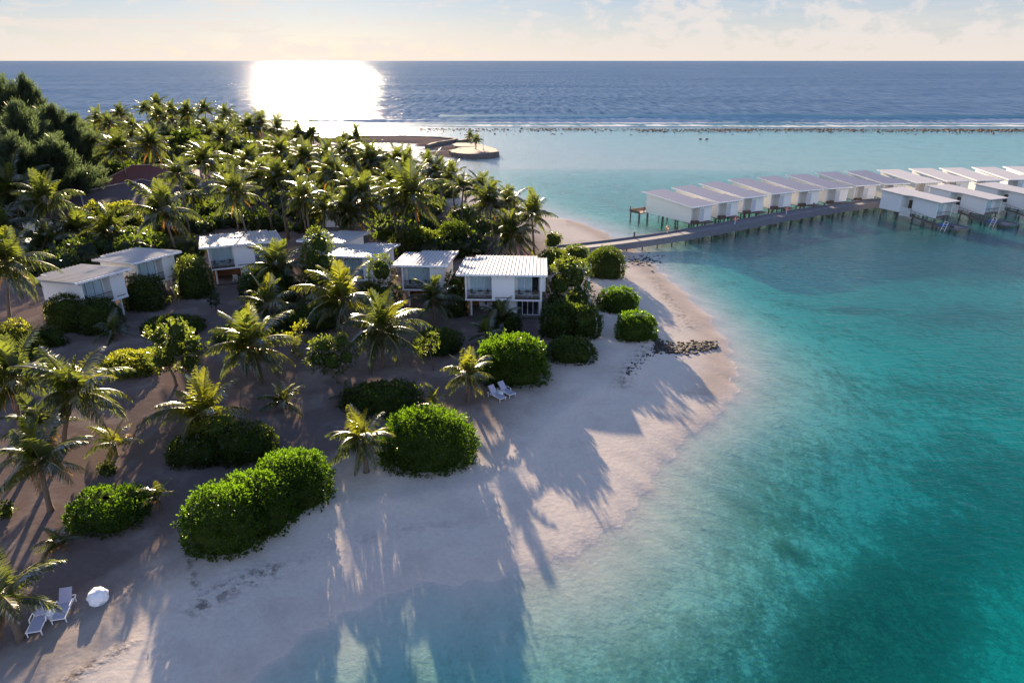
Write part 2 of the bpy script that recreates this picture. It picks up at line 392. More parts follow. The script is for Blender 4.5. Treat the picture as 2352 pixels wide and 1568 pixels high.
prof = 0.05*(1-np.exp(-off/0.35))+0.045*off+0.0055*off**2
dep = np.where(prof < 1.2, prof, 1.2+2.1*(1-np.exp(-(prof-1.2)/2.1)))
dep = dep+np.clip(off/10, 0, 1)*(0.30*np.sin(P[:, 0]*0.09+1)*np.sin(P[:, 1]*0.11+2))
lag = np.clip((P[:, 1]-132)/65, 0, 1)            # outer lagoon shoals towards the reef flat
dep = dep*(1-0.93*lag)
jl = W2([(1360, 570), (1660, 530), (1900, 482), (2060, 462), (2400, 440)], 0.0); dj = np.full(len(P), 1e9)
for i in range(len(jl)-1):
    ab = jl[i+1]-jl[i]; t = np.clip(((P-jl[i])@ab)/(ab@ab), 0, 1); e = P-(jl[i]+t[:, None]*ab); dj = np.minimum(dj, np.hypot(e[:, 0], e[:, 1]))
dep = dep*(1-0.62*np.exp(-(dj/11.0)**2))                            # rubble shoal under the jetty and villas
dep = np.where(off > 0, np.maximum(dep, 0.02*np.minimum(off, 1)+0.004*off), dep)
h = np.where(sd > 0, np.maximum(hin, 0.01*sd), -dep)
h2 = np.where(sdi2 > 0, 0.75*(1-np.exp(-sdi2/3.0))+0.05, -0.25*np.maximum(-sdi2, 0))
h = np.maximum(h, h2)
weed = np.zeros(len(P))
for x, y, rx, ry, a, k in [(1930, 1520, 7, 3, 0.9, 1.3), (2080, 1400, 8, 4, 0.7, 1.3), (2200, 1230, 9, 4, 0.6, 0.8), (2340, 1100, 10, 7, 0.3, 0.7), (1830, 1290, 2.0, 1.1, -0.6, 1.0), (2250, 700, 12, 4, 0.1, 0.7),
                           (1960, 690, 7, 2, 0.1, 0.7), (1990, 545, 30, 9, 0.35, 1.2), (2250, 580, 26, 9, 0.2, 1.2), (1750, 560, 20, 7, 0.5, 0.9), (1560, 1500, 10, 6, 0.5, 0.35), (1720, 1180, 9, 6, 0.5, 0.45), (1500, 1000, 3, 3, 0, 0.1), (2100, 900, 20, 7, 0.2, 0.25)]:
    c = at(x, y, -1.5); dx = P[:, 0]-c.x; dy = P[:, 1]-c.y
    ax = dx*cos(a)+dy*sin(a); ay = -dx*sin(a)+dy*cos(a)
    weed = np.maximum(weed, k*np.exp(-(ax/rx)**2-(ay/ry)**2))
weed = np.maximum(weed, 0.9*np.exp(-(dj/11.0)**2))
trail = np.zeros(len(P))
def band(pts, w, k):
    global trail
    q = W2(pts, 0.6); d = np.full(len(P), 1e9)
    for i in range(len(q)-1):
        ab = q[i+1]-q[i]; t = np.clip(((P-q[i])@ab)/(ab@ab), 0, 1); e = P-(q[i]+t[:, None]*ab); d = np.minimum(d, np.hypot(e[:, 0], e[:, 1]))
    trail = np.maximum(trail, k*np.exp(-(d/w)**2))
band([(120, 1575), (210, 1520), (300, 1465)], 0.40, 1.0)
band([(460, 1385), (520, 1345), (620, 1300)], 0.8, 1.0)
band([(430, 1270), (445, 1330), (462, 1385)], 0.22, 1.0)
band([(620, 1300), (770, 1255), (930, 1205), (1060, 1195)], 0.5, 0.25)
band([(1480, 800), (1440, 850), (1430, 880)], 0.7, 0.9)
band([(1460, 600), (1490, 590), (1520, 610)], 1.6, 0.7)
band([(1380, 690), (1360, 640), (1345, 610)], 0.5, 0.5)
band([(1500, 630), (1535, 680), (1590, 745)], 0.8, 0.7)
wet = np.exp(-((sd0-0.8)/1.1)**2)*np.clip(0.55+0.45*np.sin(P[:, 1]*0.13), 0, 1)
wet = np.where((P[:, 1] > 55) & (P[:, 0] > 10), np.maximum(wet, np.exp(-((sd0-1.6)/1.8)**2)), wet*0.6)
wet = np.where(sdi2 > 0, 0.5, wet)
inland = np.clip((sd0-(5.0+4.5*np.clip((P[:, 0]+22)/10, 0, 1)))/8.0, 0, 1)*np.clip((14.0-(P[:, 0]-0.18*(P[:, 1]-60)))/14.0, 0, 1)
inland = np.where(sdi2 > 0, 1.1, inland)
nr = len(rows)
idx = np.arange(nr*NC).reshape(nr, NC)
Q = np.stack([idx[:-1, :-1], idx[:-1, 1:], idx[1:, 1:], idx[1:, :-1]], -1).reshape(-1, 4)
me = quads_mesh('ground', np.stack([P[:, 0], P[:, 1], h], 1), M['sand'], Q, smooth=True)
for nm, arr in dict(depth=np.maximum(-h, 0), inland=inland, wet=wet, weed=weed, trail=trail).items(): add_attr(me, nm, arr)
tag(link('ground', me), 'pale coral sand beach sloping down to the lagoon bed', 'ground', kind='structure')
keep = (h.reshape(nr, NC) < 0.12)
kq = (keep[:-1, :-1] | keep[:-1, 1:] | keep[1:, 1:] | keep[1:, :-1]).ravel()
me = quads_mesh('water', np.stack([P[:, 0], P[:, 1], np.zeros(len(P))], 1), M['water'], Q[kq], smooth=True)
add_attr(me, 'depth', -h); add_attr(me, 'calm', np.clip(0.10+0.0075*P[:, 1], 0, 1)*np.clip(-h/0.25, 0.05, 1))
tag(link('water', me), 'clear turquoise lagoon water between beach and reef', 'water', kind='structure')
def ground_z(x, y):
    r = np.searchsorted(rows, y); r = min(max(r, 1), nr-1)
    c = int(round((x/Wd(rows[r])+1)*0.5*(NC-1))); c = min(max(c, 0), NC-1)
    return float(h[r*NC+c])
def on_ground(px, py):
    z = 0.8
    for _ in range(4):
        p = at(px, py, z); z = ground_z(p.x, p.y)
    return Vector((p.x, p.y, z))

# ocean ring out to the horizon
B = 45000.0; x0, x1 = Wd(Y0), Wd(Y1)
mb = MB()
inner = [(-x0, Y0), (x0, Y0), (x1, Y1), (-x1, Y1)]; outer = [(-B, -B), (B, -B), (B, B), (-B, B)]
for i in range(4):
    j = (i+1) % 4; mb.face([(*inner[i], 0), (*outer[i], 0), (*outer[j], 0), (*inner[j], 0)])
tag(part('ocean', mb, M['ocean'], None), 'deep blue open ocean running to the horizon', 'ocean', kind='structure')

# surf: breaker ridge on the reef edge plus wash behind it
def surf_strip(name, yc, prof, x0, x1, foamf, label, seed):
    xs = np.linspace(x0, x1, 420); V = []; F = []
    for x in xs:
        nz = mnoise.noise((x*0.02+seed, 1.7, 0)); nz2 = mnoise.noise((x*0.11+seed, 5.1, 0)); nz3 = mnoise.noise((x*0.5+seed, 9.1, 0))
        yy = yc+3.5*nz+0.9*nz2-0.05*x*0.3
        for (dy, z, fo) in prof:
            V.append((x, yy+dy*(1+0.3*nz2), 0.02+z*(0.75+0.45*nz+0.3*nz2+0.25*nz3)*min(1, (x-x0)/70, (x1-x)/70)))
            F.append(fo*foamf(x, nz, nz2)+0.12*nz3)
    k = len(prof); n = len(xs); ii = np.arange(n*k).reshape(n, k)
    q = np.stack([ii[:-1, :-1], ii[1:, :-1], ii[1:, 1:], ii[:-1, 1:]], -1).reshape(-1, 4)
    me = quads_mesh(name, V, M['surf'], q, smooth=True); add_attr(me, 'foam', F)
    return tag(link(name, me), label, 'breaking wave', kind='stuff')
surf_strip('surf', 352, [(-16, 0.0, 0.25), (-9, 0.12, 0.62), (-5, 0.25, 0.85), (-3, 0.8, 0.95), (-1.6, 1.5, 0.85), (0, 1.9, 0.35), (2.5, 1.3, 0.05), (7, 0.0, 0.0)], -330, 370,
           lambda x, a, b: 0.75+0.5*a, 'long white breaker rolling onto the reef edge', 3.0)
surf_strip('surf', 330, [(-5, 0.0, 0.2), (-2, 0.10, 0.6), (0, 0.28, 0.8), (1.5, 0.22, 0.6), (6, 0.03, 0.55), (13, 0.02, 0.6)], -330, 370,
           lambda x, a, b: 0.8+0.35*b, 'low line of white wash between breaker and reef rocks', 11.0)
surf_strip('surf', 392, [(-6, -0.06, 0.0), (-2, 0.6, 0.1), (0, 1.0, 0.15), (3, 0.6, 0.0), (9, -0.06, 0.0)], -40, 460,
           lambda x, a, b: 0.4, 'dark unbroken swell rising behind the breaker', 21.0)

# rocks
def rock_verts(c, r, flat=0.6):
    base = np.array([(1, 1, 1), (1, 1, -1), (1, -1, 1), (1, -1, -1), (-1, 1, 1), (-1, 1, -1), (-1, -1, 1), (-1, -1, -1)], float)
    base *= rng.uniform(0.45, 1.0, (8, 3)); a = rng.uniform(0, 6.28); ca, sa = cos(a), sin(a)
    base = np.stack([base[:, 0]*ca-base[:, 1]*sa, base[:, 0]*sa+base[:, 1]*ca, base[:, 2]*flat], 1)
    return base*r+np.array(c)
RQ = np.array([(0, 1, 3, 2), (4, 6, 7, 5), (0, 4, 5, 1), (2, 3, 7, 6), (0, 2, 6, 4), (1, 5, 7, 3)])
def rock_field(name, pts, label, mat, cat='rocks'):
    V = []; Qs = []
    for i, (x, y, z, r) in enumerate(pts): V.append(rock_verts((x, y, z), r)); Qs.append(RQ+8*i)
    return tag(link(name, quads_mesh(name, np.concatenate(V), mat, np.concatenate(Qs))), label, cat, kind='stuff')
pts = []
for i in range(11000):
    x = random.uniform(-95, 300)
    d = mnoise.noise((x*0.035, 3.3, 0))+0.5*mnoise.noise((x*0.16, 8.3, 0)); dens = min(1, max(0.04, (x+70)/150))*(0.5+0.8*d)
    if random.random() > dens: continue
    y = 312-abs(random.gauss(0, 5.5))+random.random()*5-0.012*x+3*mnoise.noise((x*0.02, 1, 0))
    pts.append((x, y, 0.05, random.uniform(0.10, 0.34)*(0.8 if random.random() < 0.8 else 1.6)))
for i in range(60): pts.append((random.uniform(-40, 300), random.uniform(288, 306), 0.02, random.uniform(0.2, 0.5)))
pts += [(at(1614, 320).x+random.uniform(-1.5, 1.5), at(1614, 320).y+random.uniform(-.6, .6), 0.05, 0.5) for i in range(6)]
rock_field('reef_rocks', pts, 'broken line of exposed dark brown reef rock', M['reef_rock'])
pts = []
for i in range(420):
    t = random.random(); g = random.gauss(0, 1)
    px = 1505+t*140; py = 793+6*sin(t*5)+g*6*(1.2-t*0.5)+t*8
    p = on_ground(px, py); pts.append((p.x, p.y, p.z+0.02, random.uniform(0.08, 0.26)))
for i in range(70):
    px = 1440+random.random()*70; py = 800+(1505-px)*0.85+random.gauss(0, 8); p = on_ground(px, py); pts.append((p.x, p.y, p.z, random.uniform(0.05, 0.12)))
rock_field('beach_rocks', pts, 'strip of small black rocks running across the sand point', M['rock'])
pts = []
for i in range(90):
    px = 1478+random.gauss(0, 22); py = 598+random.gauss(0, 8); p = on_ground(px, py); pts.append((p.x, p.y, p.z, random.uniform(0.08, 0.25)))
rock_field('beach_rocks', pts, 'scattered grey stones on the sand under the jetty', M['rock'])

# rock-walled islet and breakwater
def wallmesh(outline, zt, name, label, cat, mat, jit=0.25, top=True, zb=-0.8):
    """irregular rubble wall block: outline CCW, stacked courses"""
    n = len(outline); pts = []
    for i in range(n):
        a = Vector(outline[i]); b = Vector(outline[(i+1) % n]); k = max(1, int((b-a).length/0.8))
        pts += [a+(b-a)*(j/k) for j in range(k)]
    m = len(pts); mb = MB(); lev = [zb, 0.1, zt*0.55, zt]
    cx = sum(p.x for p in pts)/m; cy = sum(p.y for p in pts)/m
    for li, z in enumerate(lev):
        for p in pts:
            d = Vector((p.x-cx, p.y-cy)).normalized(); e = (0.5-0.25*li)+random.uniform(-jit, jit)
            mb.v.append((p.x+d.x*e, p.y+d.y*e, z+(random.uniform(-0.12, 0.12) if li else 0)))
    for li in range(3):
        for i in range(m):
            mb.f.append((li*m+i, li*m+(i+1) % m, (li+1)*m+(i+1) % m, (li+1)*m+i)); mb.mi.append(0)
    mb.f.append(tuple(3*m+i for i in range(m))); mb.mi.append(1)
    return tag(part(name, mb, [mat, M['islet_sand']], None), label, cat)
M['islet_sand'] = plain('grey_brown_sand', (0.17, 0.135, 0.115), 0.95, 0.15, 0.6, 0.3, obj=False)
top = [tuple(at(*zi(*p), 1.5)[:2]) for p in [(1485, 385), (1540, 408), (1640, 420), (1800, 426), (1960, 416), (2080, 398), (2060, 370), (1990, 342), (1880, 315), (1720, 298), (1600, 293), (1530, 310), (1560, 335), (1640, 345), (1560, 362)]]
wallmesh(top, 1.5, 'rock_islet', 'round sand islet held by a dark rubble wall, two palms on it', 'islet', M['wall_rock'])
def ribbon_wall(pxs, z, w, name, label, cat):
    pts = [at(*zi(*p), z) for p in pxs]; out = []; back = []
    for i, p in enumerate(pts):
        d = (pts[min(i+1, len(pts)-1)]-pts[max(i-1, 0)]); d.z = 0; d.normalize(); nrm = Vector((-d.y, d.x, 0))
        out.append((p-nrm*w)[:2]); back.append((p+nrm*w)[:2])
    return wallmesh([tuple(q) for q in out]+[tuple(q) for q in reversed(back)], z, name, label, cat, M['wall_rock'], 0.2)
ribbon_wall([(120, 232), (500, 214), (1000, 214), (1300, 224), (1580, 242)], 1.0, 0.7, 'rubble_wall', 'long dark rubble wall along the ocean edge of the sand spit', 'sea wall')
ribbon_wall([(1240, 318), (1340, 290), (1460, 268), (1585, 246)], 1.4, 0.7, 'rubble_wall', 'short dark rubble arm slanting off the tip of the spit', 'sea wall')
ribbon_wall([(1600, 268), (1740, 240)], 1.1, 0.8, 'rubble_wall', 'low rubble link between the spit and the islet palms', 'sea wall')
pb = at(*zi(1896, 375), 1.5); mb = MB(); mb.tube([(0, 0, 0), (0, 0, 5.8)], [0.09, 0.05], 6)
t = thing('beacon_pole', 'thin bare pole standing on the rock islet beside its palm', 'pole', pb); part('pole', mb, M['metal'], t)
mb = MB(); mb.lathe([(0.25, 0), (0.25, 0.12), (0.12, 0.2)], 8); part('base', mb, M['wall_rock'], t)

# ------------------------------------------------------------------ palms
def frond_arrays(L, a0, droop, nl=32, lmax=0.72, width=0.055, twist=0.0, ragged=0.1, hang=0.55, seed=0):
    r = np.random.default_rng(seed)
    K = 14; ts = np.linspace(0, 1, K); ang = a0-droop*ts**1.25
    pts = np.zeros((K, 3)); ds = L/(K-1)
    for i in range(1, K):
        a = 0.5*(ang[i]+ang[i-1]); pts[i] = pts[i-1]+np.array([cos(a)*ds, 0, sin(a)*ds])
    pts[:, 1] += twist*L*ts**2
    V = []; mi = []
    for i in range(K-1):                               # rachis: 3-sided
        r0 = 0.040*(1-ts[i])+0.008; r1 = 0.040*(1-ts[i+1])+0.008
        ring = lambda p, rr, a: [p+rr*np.array([-sin(a)*v, u_, cos(a)*v]) for u_, v in ((-1, 0.3), (1, 0.3), (0, -0.9))]
        A = ring(pts[i], r0, ang[i]); Bq = ring(pts[i+1], r1, ang[i+1])
        for j in range(3): V += [A[j], A[(j+1) % 3], Bq[(j+1) % 3], Bq[j]]; mi.append(1)
    for side in (-1, 1):
        for k in range(nl):
            t = 0.13+0.87*(k+0.5*r.random())/nl
            if r.random() < ragged*0.5: continue
            x = t*(K-1); i = min(int(x), K-2); f = x-i
            p = pts[i]*(1-f)+pts[i+1]*f; a = ang[min(i+1, K-1)]
            fw = np.array([cos(a), 0, sin(a)]); upv = np.array([-sin(a), 0, cos(a)]); sv = np.array([0, side, 0.0])
            ln = lmax*(0.35+0.65*sin(pi*min(1, 0.18+t*0.82))**0.7)*(1-0.35*t)*r.uniform(0.85, 1.1)
            sweep = 0.45+0.75*t
            d0 = sv+fw*sweep+upv*0.28; d0 /= np.linalg.norm(d0)
            g = np.array([0, 0, -1.0]); hg = hang*r.uniform(0.6, 1.5)
            d1 = d0+g*hg; d1 /= np.linalg.norm(d1); d2 = d1+g*hg*1.2; d2 /= np.linalg.norm(d2)
            w = width*r.uniform(0.8, 1.2)*(1-0.35*t)
            wv = fw*w*0.9+upv*w*0.25*side
            q0, q1, q2 = p, p+d1*ln*0.5, p+d1*ln*0.5+d2*ln*0.5
            V += [q0-wv*0.35, q0+wv*0.35, q1+wv*0.5, q1-wv*0.5, q1-wv*0.5, q1+wv*0.5, q2+wv*0.08, q2-wv*0.08]; mi += [0, 0]
    return np.array(V), np.array(mi)
FROND_SPECS = [  # start angle, droop, length factor, leaf hang
    (84, 20, 0.80, 0.15), (76, 45, 0.95, 0.25), (64, 62, 1.0, 0.35), (54, 72, 1.0, 0.45), (42, 78, 1.0, 0.55), (30, 76, 1.0, 0.6), (16, 72, 0.98, 0.7), (0, 66, 0.95, 0.8), (-18, 58, 0.9, 0.9)]
def rotz(V, a):
    c, s = cos(a), sin(a); return np.stack([V[:, 0]*c-V[:, 1]*s, V[:, 0]*s+V[:, 1]*c, V[:, 2]], 1)
FR = []
for i, (a, d, l, hg) in enumerate(FROND_SPECS):
    for v in range(2):
        V, mi = frond_arrays(3.0*l, R(a+(v*6-3)), R(d+(v*14-7)), 46, 0.95, 0.10, (v-0.5)*0.16, 0.12, hg, 10*i+v)
        FR.append((V, mi))
FROND_ME = [quads_mesh('frond', V, [M['palm'], M['rachis']], None, mi) for V, mi in FR]
FROND_YOUNG = [quads_mesh('frond', V, [M['palm_young'], M['rachis']], None, mi) for V, mi in FR]
FROND_DRY = []
for v in range(3):
    V, mi = frond_arrays(2.3, R(-25-15*v), R(50), 30, 0.6, 0.06, 0.1*(v-1), 0.3, 1.2, 90+v)
    FROND_DRY.append(quads_mesh('dry_frond', V, [M['palm_dry'], M['palm_dry']], None, mi))
V, mi = frond_arrays(2.7, R(20), R(75), 38, 0.75, 0.07, 0.1, 0.15, 0.6, 77)
FROND_ORANGE = quads_mesh('dry_frond', V, [M['palm_dry'], M['rachis']], None, mi)
def crown_mesh(seed, n=22, dry=2):
    r = np.random.default_rng(seed); Vs = []; ms = []; a = r.uniform(0, 6.28)
    for k in range(n):
        i = int((k/n)**0.8*len(FROND_SPECS)*0.999); V, mi = FR[2*i+int(r.integers(2))]
        a += 2.39996; s = r.uniform(0.85, 1.12)
        Vs.append(rotz(V*s, a+r.uniform(-0.2, 0.2))); ms.append(mi)
    for k in range(dry):
        V, mi = frond_arrays(2.2, R(-40), R(40), 22, 0.55, 0.06, 0, 0.3, 1.2, seed*7+k)
        Vs.append(rotz(V, r.uniform(0, 6.28))); ms.append(np.full(len(mi), 2))
    return quads_mesh('crown', np.concatenate(Vs), [M['palm'], M['rachis'], M['palm_dry']], None, np.concatenate(ms))
CROWNS = [crown_mesh(100+s, 18+3*(s % 4), (0, 2, 4, 1, 3)[s % 5]) for s in range(10)]
def trunk_mesh(top, r0=0.17, r1=0.11, bend=0.3, seed=0):
    top = Vector(top); mb = MB(); pts = []; rs = []; K = 10
    hor = Vector((top.x, top.y, 0))
    for i in range(K+1):
        t = i/K; p = hor*(t**(1+bend*2))+Vector((0, 0, top.z*t))
        pts.append(p); rs.append((r0*(1-t)+r1*t)*(1.35 if i == 0 else 1)*(1+0.08*(i % 2)))
    mb.tube(pts, rs, 8)
    return mb.mesh('trunk', M['palm_bark'], True)
def palm_far(base, crown, scale, label, group, k, young=False):
    t = thing('palm_tree', label, 'palm tree', base, 0.0, group)
    top = Vector(crown)-Vector(base)
    link('trunk', trunk_mesh(top, 0.16*scale**0.5, 0.10, 0.2), t)
    c = link('crown', CROWNS[k % len(CROWNS)], t); c.location = top; c.rotation_euler = (random.uniform(-.22, .22), random.uniform(-.22, .22), random.uniform(0, 6.28)); c.scale = (scale*random.uniform(.9, 1.12), scale*random.uniform(.9, 1.12), scale*random.uniform(.85, 1.2))
    return t
def palm_near(base, crown, scale, label, n=18, young=0.0, dry=1, orange=0, group=None, low=0.0, up=0.8):
    """every frond a child of its own"""
    t = thing('palm_tree', label, 'palm tree', base, 0.0, group)
    top = Vector(crown)-Vector(base)
    if top.z > 0.25: link('trunk', trunk_mesh(top, 0.19*min(1, scale), 0.12*min(1, scale), 0.3), t)
    a = random.uniform(0, 6.28)
    lim = len(FROND_SPECS)-low
    for k in range(n):
        i = min(len(FROND_SPECS)-1, int((k/n)**up*lim)); v = 2*i+random.randrange(2)
        isy = random.random() < young*(1.4-k/n)
        f = link('frond', (FROND_YOUNG if isy else FROND_ME)[v], t); a += 2.39996
        if orange and k >= n-orange: f.data = FROND_ORANGE; f['label'] = 'orange drying frond'
        f.location = top; s = scale*random.uniform(0.85, 1.12)
        f.rotation_euler = (random.uniform(-.1, .1), random.uniform(-.08, .08), a+random.uniform(-.25, .25)); f.scale = (s, s, s)
    for k in range(dry):
        f = link('dry_frond', FROND_DRY[k % 3], t); f['label'] = 'hanging dead brown frond'; f.location = top-Vector((0, 0, 0.08)); f.rotation_euler = (0, 0, random.uniform(0, 6.28)); f.scale = (scale*0.85,)*3
    return t
def near(bx, by, cx, cy, rpx, label, **kw):
    """base seen at bx,by; frond origin seen at cx,cy; crown radius rpx"""
    b = on_ground(bx, by); z = hz(cx, cy, b.y); d = depth_of(b.x, b.y, z)
    c = Vector(((cx-1176)/1568*d, b.y, z))
    s = rpx/1568*d/2.5
    return palm_near(b-Vector((0, 0, 0.08)), c, s, label, **kw)
near(47, 1467, 2, 1374, 118, 'leaning palm with long drooping fronds over the sun loungers', n=13, dry=1, up=0.7)
near(126, 1262, 133, 1246, 48, 'low trunkless palm clump below the flat oval hedge', n=14, dry=2, orange=3)
near(117, 1172, 92, 1062, 108, 'palm with orange-tipped fronds beside the flat oval hedge', n=17, dry=2, orange=3, young=0.25)
near(150, 1034, 176, 903, 112, 'palm with a thick curved trunk left of the bright low hedge', n=21, dry=2, young=0.15)
near(52, 1006, 36, 872, 110, 'tall dark palm at the left edge, left of the curved-trunk palm', n=19, dry=3)
near(72, 1072, 92, 985, 85, 'brownish shaded palm just behind the orange-tipped palm', n=12, dry=4, orange=3)
near(268, 1047, 262, 1018, 62, 'small yellowish young palm alone on the sunlit sand', n=10, young=0.7, dry=0, orange=1)
near(466, 1000, 472, 952, 108, 'bright yellow-green palm rising out of a dark rounded bush', n=20, young=0.85, dry=1)
near(649, 945, 649, 922, 56, 'small bright young palm on a patch of lit sand', n=11, young=0.8, dry=0, orange=1, low=1)
near(602, 879, 580, 800, 98, 'full round palm in the middle of the garden', n=26, young=0.3, dry=2)
near(437, 846, 458, 808, 42, 'palm half hidden behind the round broadleaf tree', n=11, young=0.3, dry=1)
near(789, 775, 786, 690, 92, 'palm with pale upright fronds before the third villa', n=21, young=0.55, dry=1)
near(880, 843, 876, 762, 98, 'wide drooping palm left of the small sapling', n=24, young=0.2, dry=2)
near(612, 752, 615, 700, 76, 'palm with a bright upright spear below the large left villa', n=16, young=0.5, dry=1)
near(640, 690, 640, 615, 72, 'dark shaded palm beside the large left villa', n=18, dry=1)
near(999, 745, 997, 690, 62, 'dark palm in front of the second villa', n=17, dry=1)
near(1153, 758, 1150, 735, 58, 'brownish palm before the lower floor of the nearest villa', n=13, dry=3, orange=1)
near(1120, 795, 1117, 768, 52, 'palm tuft poking out behind the largest round bush', n=9, dry=1)
near(1076, 921, 1076, 860, 66, 'palm beside the two loungers at the round bush', n=17, young=0.45, dry=1)
near(842, 1083, 834, 1010, 82, 'palm between the two large clipped hedges on the beach', n=18, young=0.25, dry=1)
near(998, 958, 996, 930, 48, 'few pale fronds rising behind the clipped dome hedge', n=7, young=0.6, dry=0)
near(267, 782, 264, 760, 44, 'small dark palm below the leftmost villa', n=11, dry=1)
near(510, 1160, 510, 1148, 38, 'tiny palm seedling sprouting behind the long hedge', n=8, young=0.7, dry=0)
near(370, 1172, 364, 1140, 42, 'small golden palm right of the flat oval hedge', n=12, young=0.5, dry=1, orange=3)
near(805, 925, 800, 915, 40, 'low shaded palm tuft left of the dark oval bush', n=8, dry=1)
near(30, 770, 18, 608, 92, 'large palm at the left edge beside the leftmost villa', n=22, dry=2, young=0.1)

ORD = ['first', 'second', 'third', 'fourth', 'fifth', 'sixth', 'seventh', 'eighth', 'ninth', 'tenth', 'eleventh', 'twelfth', 'thirteenth', 'fourteenth', 'fifteenth', 'sixteenth', 'seventeenth']
def row(pts, z, rpx, label, group):
    pts = sorted(pts)
    for i, p in enumerate(pts):
        x, y = p[:2]; zz = p[2] if len(p) > 2 else z; rp = p[3] if len(p) > 3 else rpx
        c = at(x, y, zz); d = depth_of(c.x, c.y, zz); s = max(0.85, rp/1568*d/1.95)
        b = Vector((c.x+random.uniform(-.8, .8), c.y+random.uniform(-.5, .8), 0)); b.z = max(0.2, ground_z(b.x, b.y))-0.1
        palm_far(b, c, s, label.format(ORD[i]), group, random.randrange(10))
row([(227, 276), (252, 286), (277, 262), (304, 290), (334, 252), (362, 242), (366, 266), (394, 258), (430, 258), (470, 252), (519, 262)], 12.5, 21,
    '{} palm from the left along the skyline before the ocean', 'palms on the ocean skyline')
row([(512, 316), (569, 295), (597, 291), (637, 299), (686, 312), (718, 312)], 10.5, 27, '{} palm from the left in the row below the sun glint', 'palms below the sun glint')
row([(273, 340, 11, 38), (347, 336, 10.5, 36), (470, 374, 10, 46), (572, 374, 9.5, 38), (645, 350, 9.5, 36), (697, 366, 9, 38), (754, 362, 9, 34), (791, 346, 9.5, 34)], 10, 38,
    '{} palm from the left in the upper row of the grove', 'palms in the upper grove')
row([(407, 402, 11, 34), (543, 446, 10.8, 46), (640, 413, 10.5, 44), (757, 398, 9.5, 42), (699, 455, 10, 50), (830, 448, 9.5, 44), (897, 418, 8.5, 38), (950, 455, 9, 66), (745, 488, 7.2, 46), (806, 496, 6.8, 44)], 9, 42,
    '{} palm from the left in the lower row of the grove', 'palms in the lower grove')
row([(856, 370), (911, 376), (939, 392), (986, 390), (1012, 397), (1036, 413), (1064, 432), (1104, 436), (1124, 470, 6.5, 42), (1171, 470, 6.5, 36)], 7.5, 34,
    '{} palm from the left along the lagoon edge of the grove', 'palms along the lagoon edge')
row([(1177, 542, 4.2, 52), (1221, 496, 6.8, 44)], 6, 44, '{} palm from the left of the pair by the jetty beach', 'palms by the jetty beach')
row([(5, 528, 5, 50), (33, 445, 8, 58), (107, 465, 8, 56), (374, 492, 7.6, 62)], 8, 55, '{} palm from the left in the row behind the leftmost villas', 'palms behind the left villas')
row([(110, 552, 3.2, 48), (177, 532, 3.2, 46), (253, 536, 3.4, 52)], 3.4, 50, '{} low palm from the left crowded against the leftmost villa roof', 'low palms by the left villas')
for grp, lab, pts in [('tall palms behind the grove villa', '{} tall palm from the left right behind the grove villa', [(-46, 112, 9.6), (-41.5, 115, 10.4), (-37.5, 111, 9.8), (-33.5, 108, 9.2)]),
                      ('tall palms behind the middle villas', '{} tall palm from the left behind the two middle villas', [(-29.5, 118, 9.6), (-25.5, 108, 9.0), (-18.5, 105, 8.4)])]:
    for i, (x, y, z) in enumerate(pts):
        palm_far(Vector((x+0.6, y, ground_z(x, y)-0.1)), Vector((x, y, z)), 1.35, lab.format(ORD[i]), grp, 2*i)
for px, lab in ((zi(1810, 265), 'nearer palm on the rock islet'), (zi(1725, 215), 'farther palm on the rock islet link')):
    b = at(*zi(1808, 370), 1.5) if 'nearer' in lab else at(*zi(1735, 258), 1.1)
    c = Vector((b.x+0.3, b.y, hz(*px, b.y))); palm_far(b, c, 1.0 if 'nearer' in lab else 0.8, lab, 'palms on the islet', 2)
# palms inside the grove whose crowns merge
placed = 0; tries = 0; taken = []
while placed < 60 and tries < 4000:
    tries += 1
    x = random.uniform(-150, -8); y = random.uniform(118, 285)
    if x < -0.72*y or x > -0.08*y-12+0.06*(180-y): continue
    if y > 205 and x > -0.40*y+8: continue
    if ground_z(x, y) < 0.6 or any(hypot(x-a, y-b) < 5.5 for a, b in taken): continue
    if -105 < x < -62 and 100 < y < 165: continue        # tiled roof
    if -60 < x < -20 and y < 122: continue
    taken.append((x, y)); zz = random.uniform(5, 8.0)
    palm_far(Vector((x, y, ground_z(x, y)-0.1)), Vector((x+random.uniform(-.6, .6), y, zz)), random.uniform(1.35, 1.75), 'palm deep in the grove, its crown merging with its neighbours', 'palms deep in the grove', random.randrange(10))
    placed += 1

# ------------------------------------------------------------------ shrubs and trees
def unit(v): return v/np.maximum(np.linalg.norm(v, axis=1, keepdims=True), 1e-9)
def leaves(Pn, Nn, per, size, spread, aspect=0.5, seed=0):
    r = np.random.default_rng(seed); n = len(Pn)
    Pn = np.repeat(Pn, per, 0); Nn = np.repeat(Nn, per, 0); k = len(Pn)
    d = unit(Nn+spread*r.normal(size=(k, 3))+np.array([0, 0, 0.25])); s = unit(np.cross(d, r.normal(size=(k, 3))))
    ln = size*r.uniform(0.7, 1.3, (k, 1)); w = ln*aspect*0.5
    b = Pn+r.normal(size=(k, 3))*size*0.35
    m = b+d*ln*0.55
    return np.stack([b, m+s*w, b+d*ln, m-s*w], 1).reshape(-1, 3)
def lump(d, seed, amp, fr=1.6):
    return 1+amp*np.array([mnoise.noise((x*fr+seed, y*fr, z*fr))+0.5*mnoise.noise((x*fr*2.3, y*fr*2.3+seed, z*fr*2.3)) for x, y, z in d])
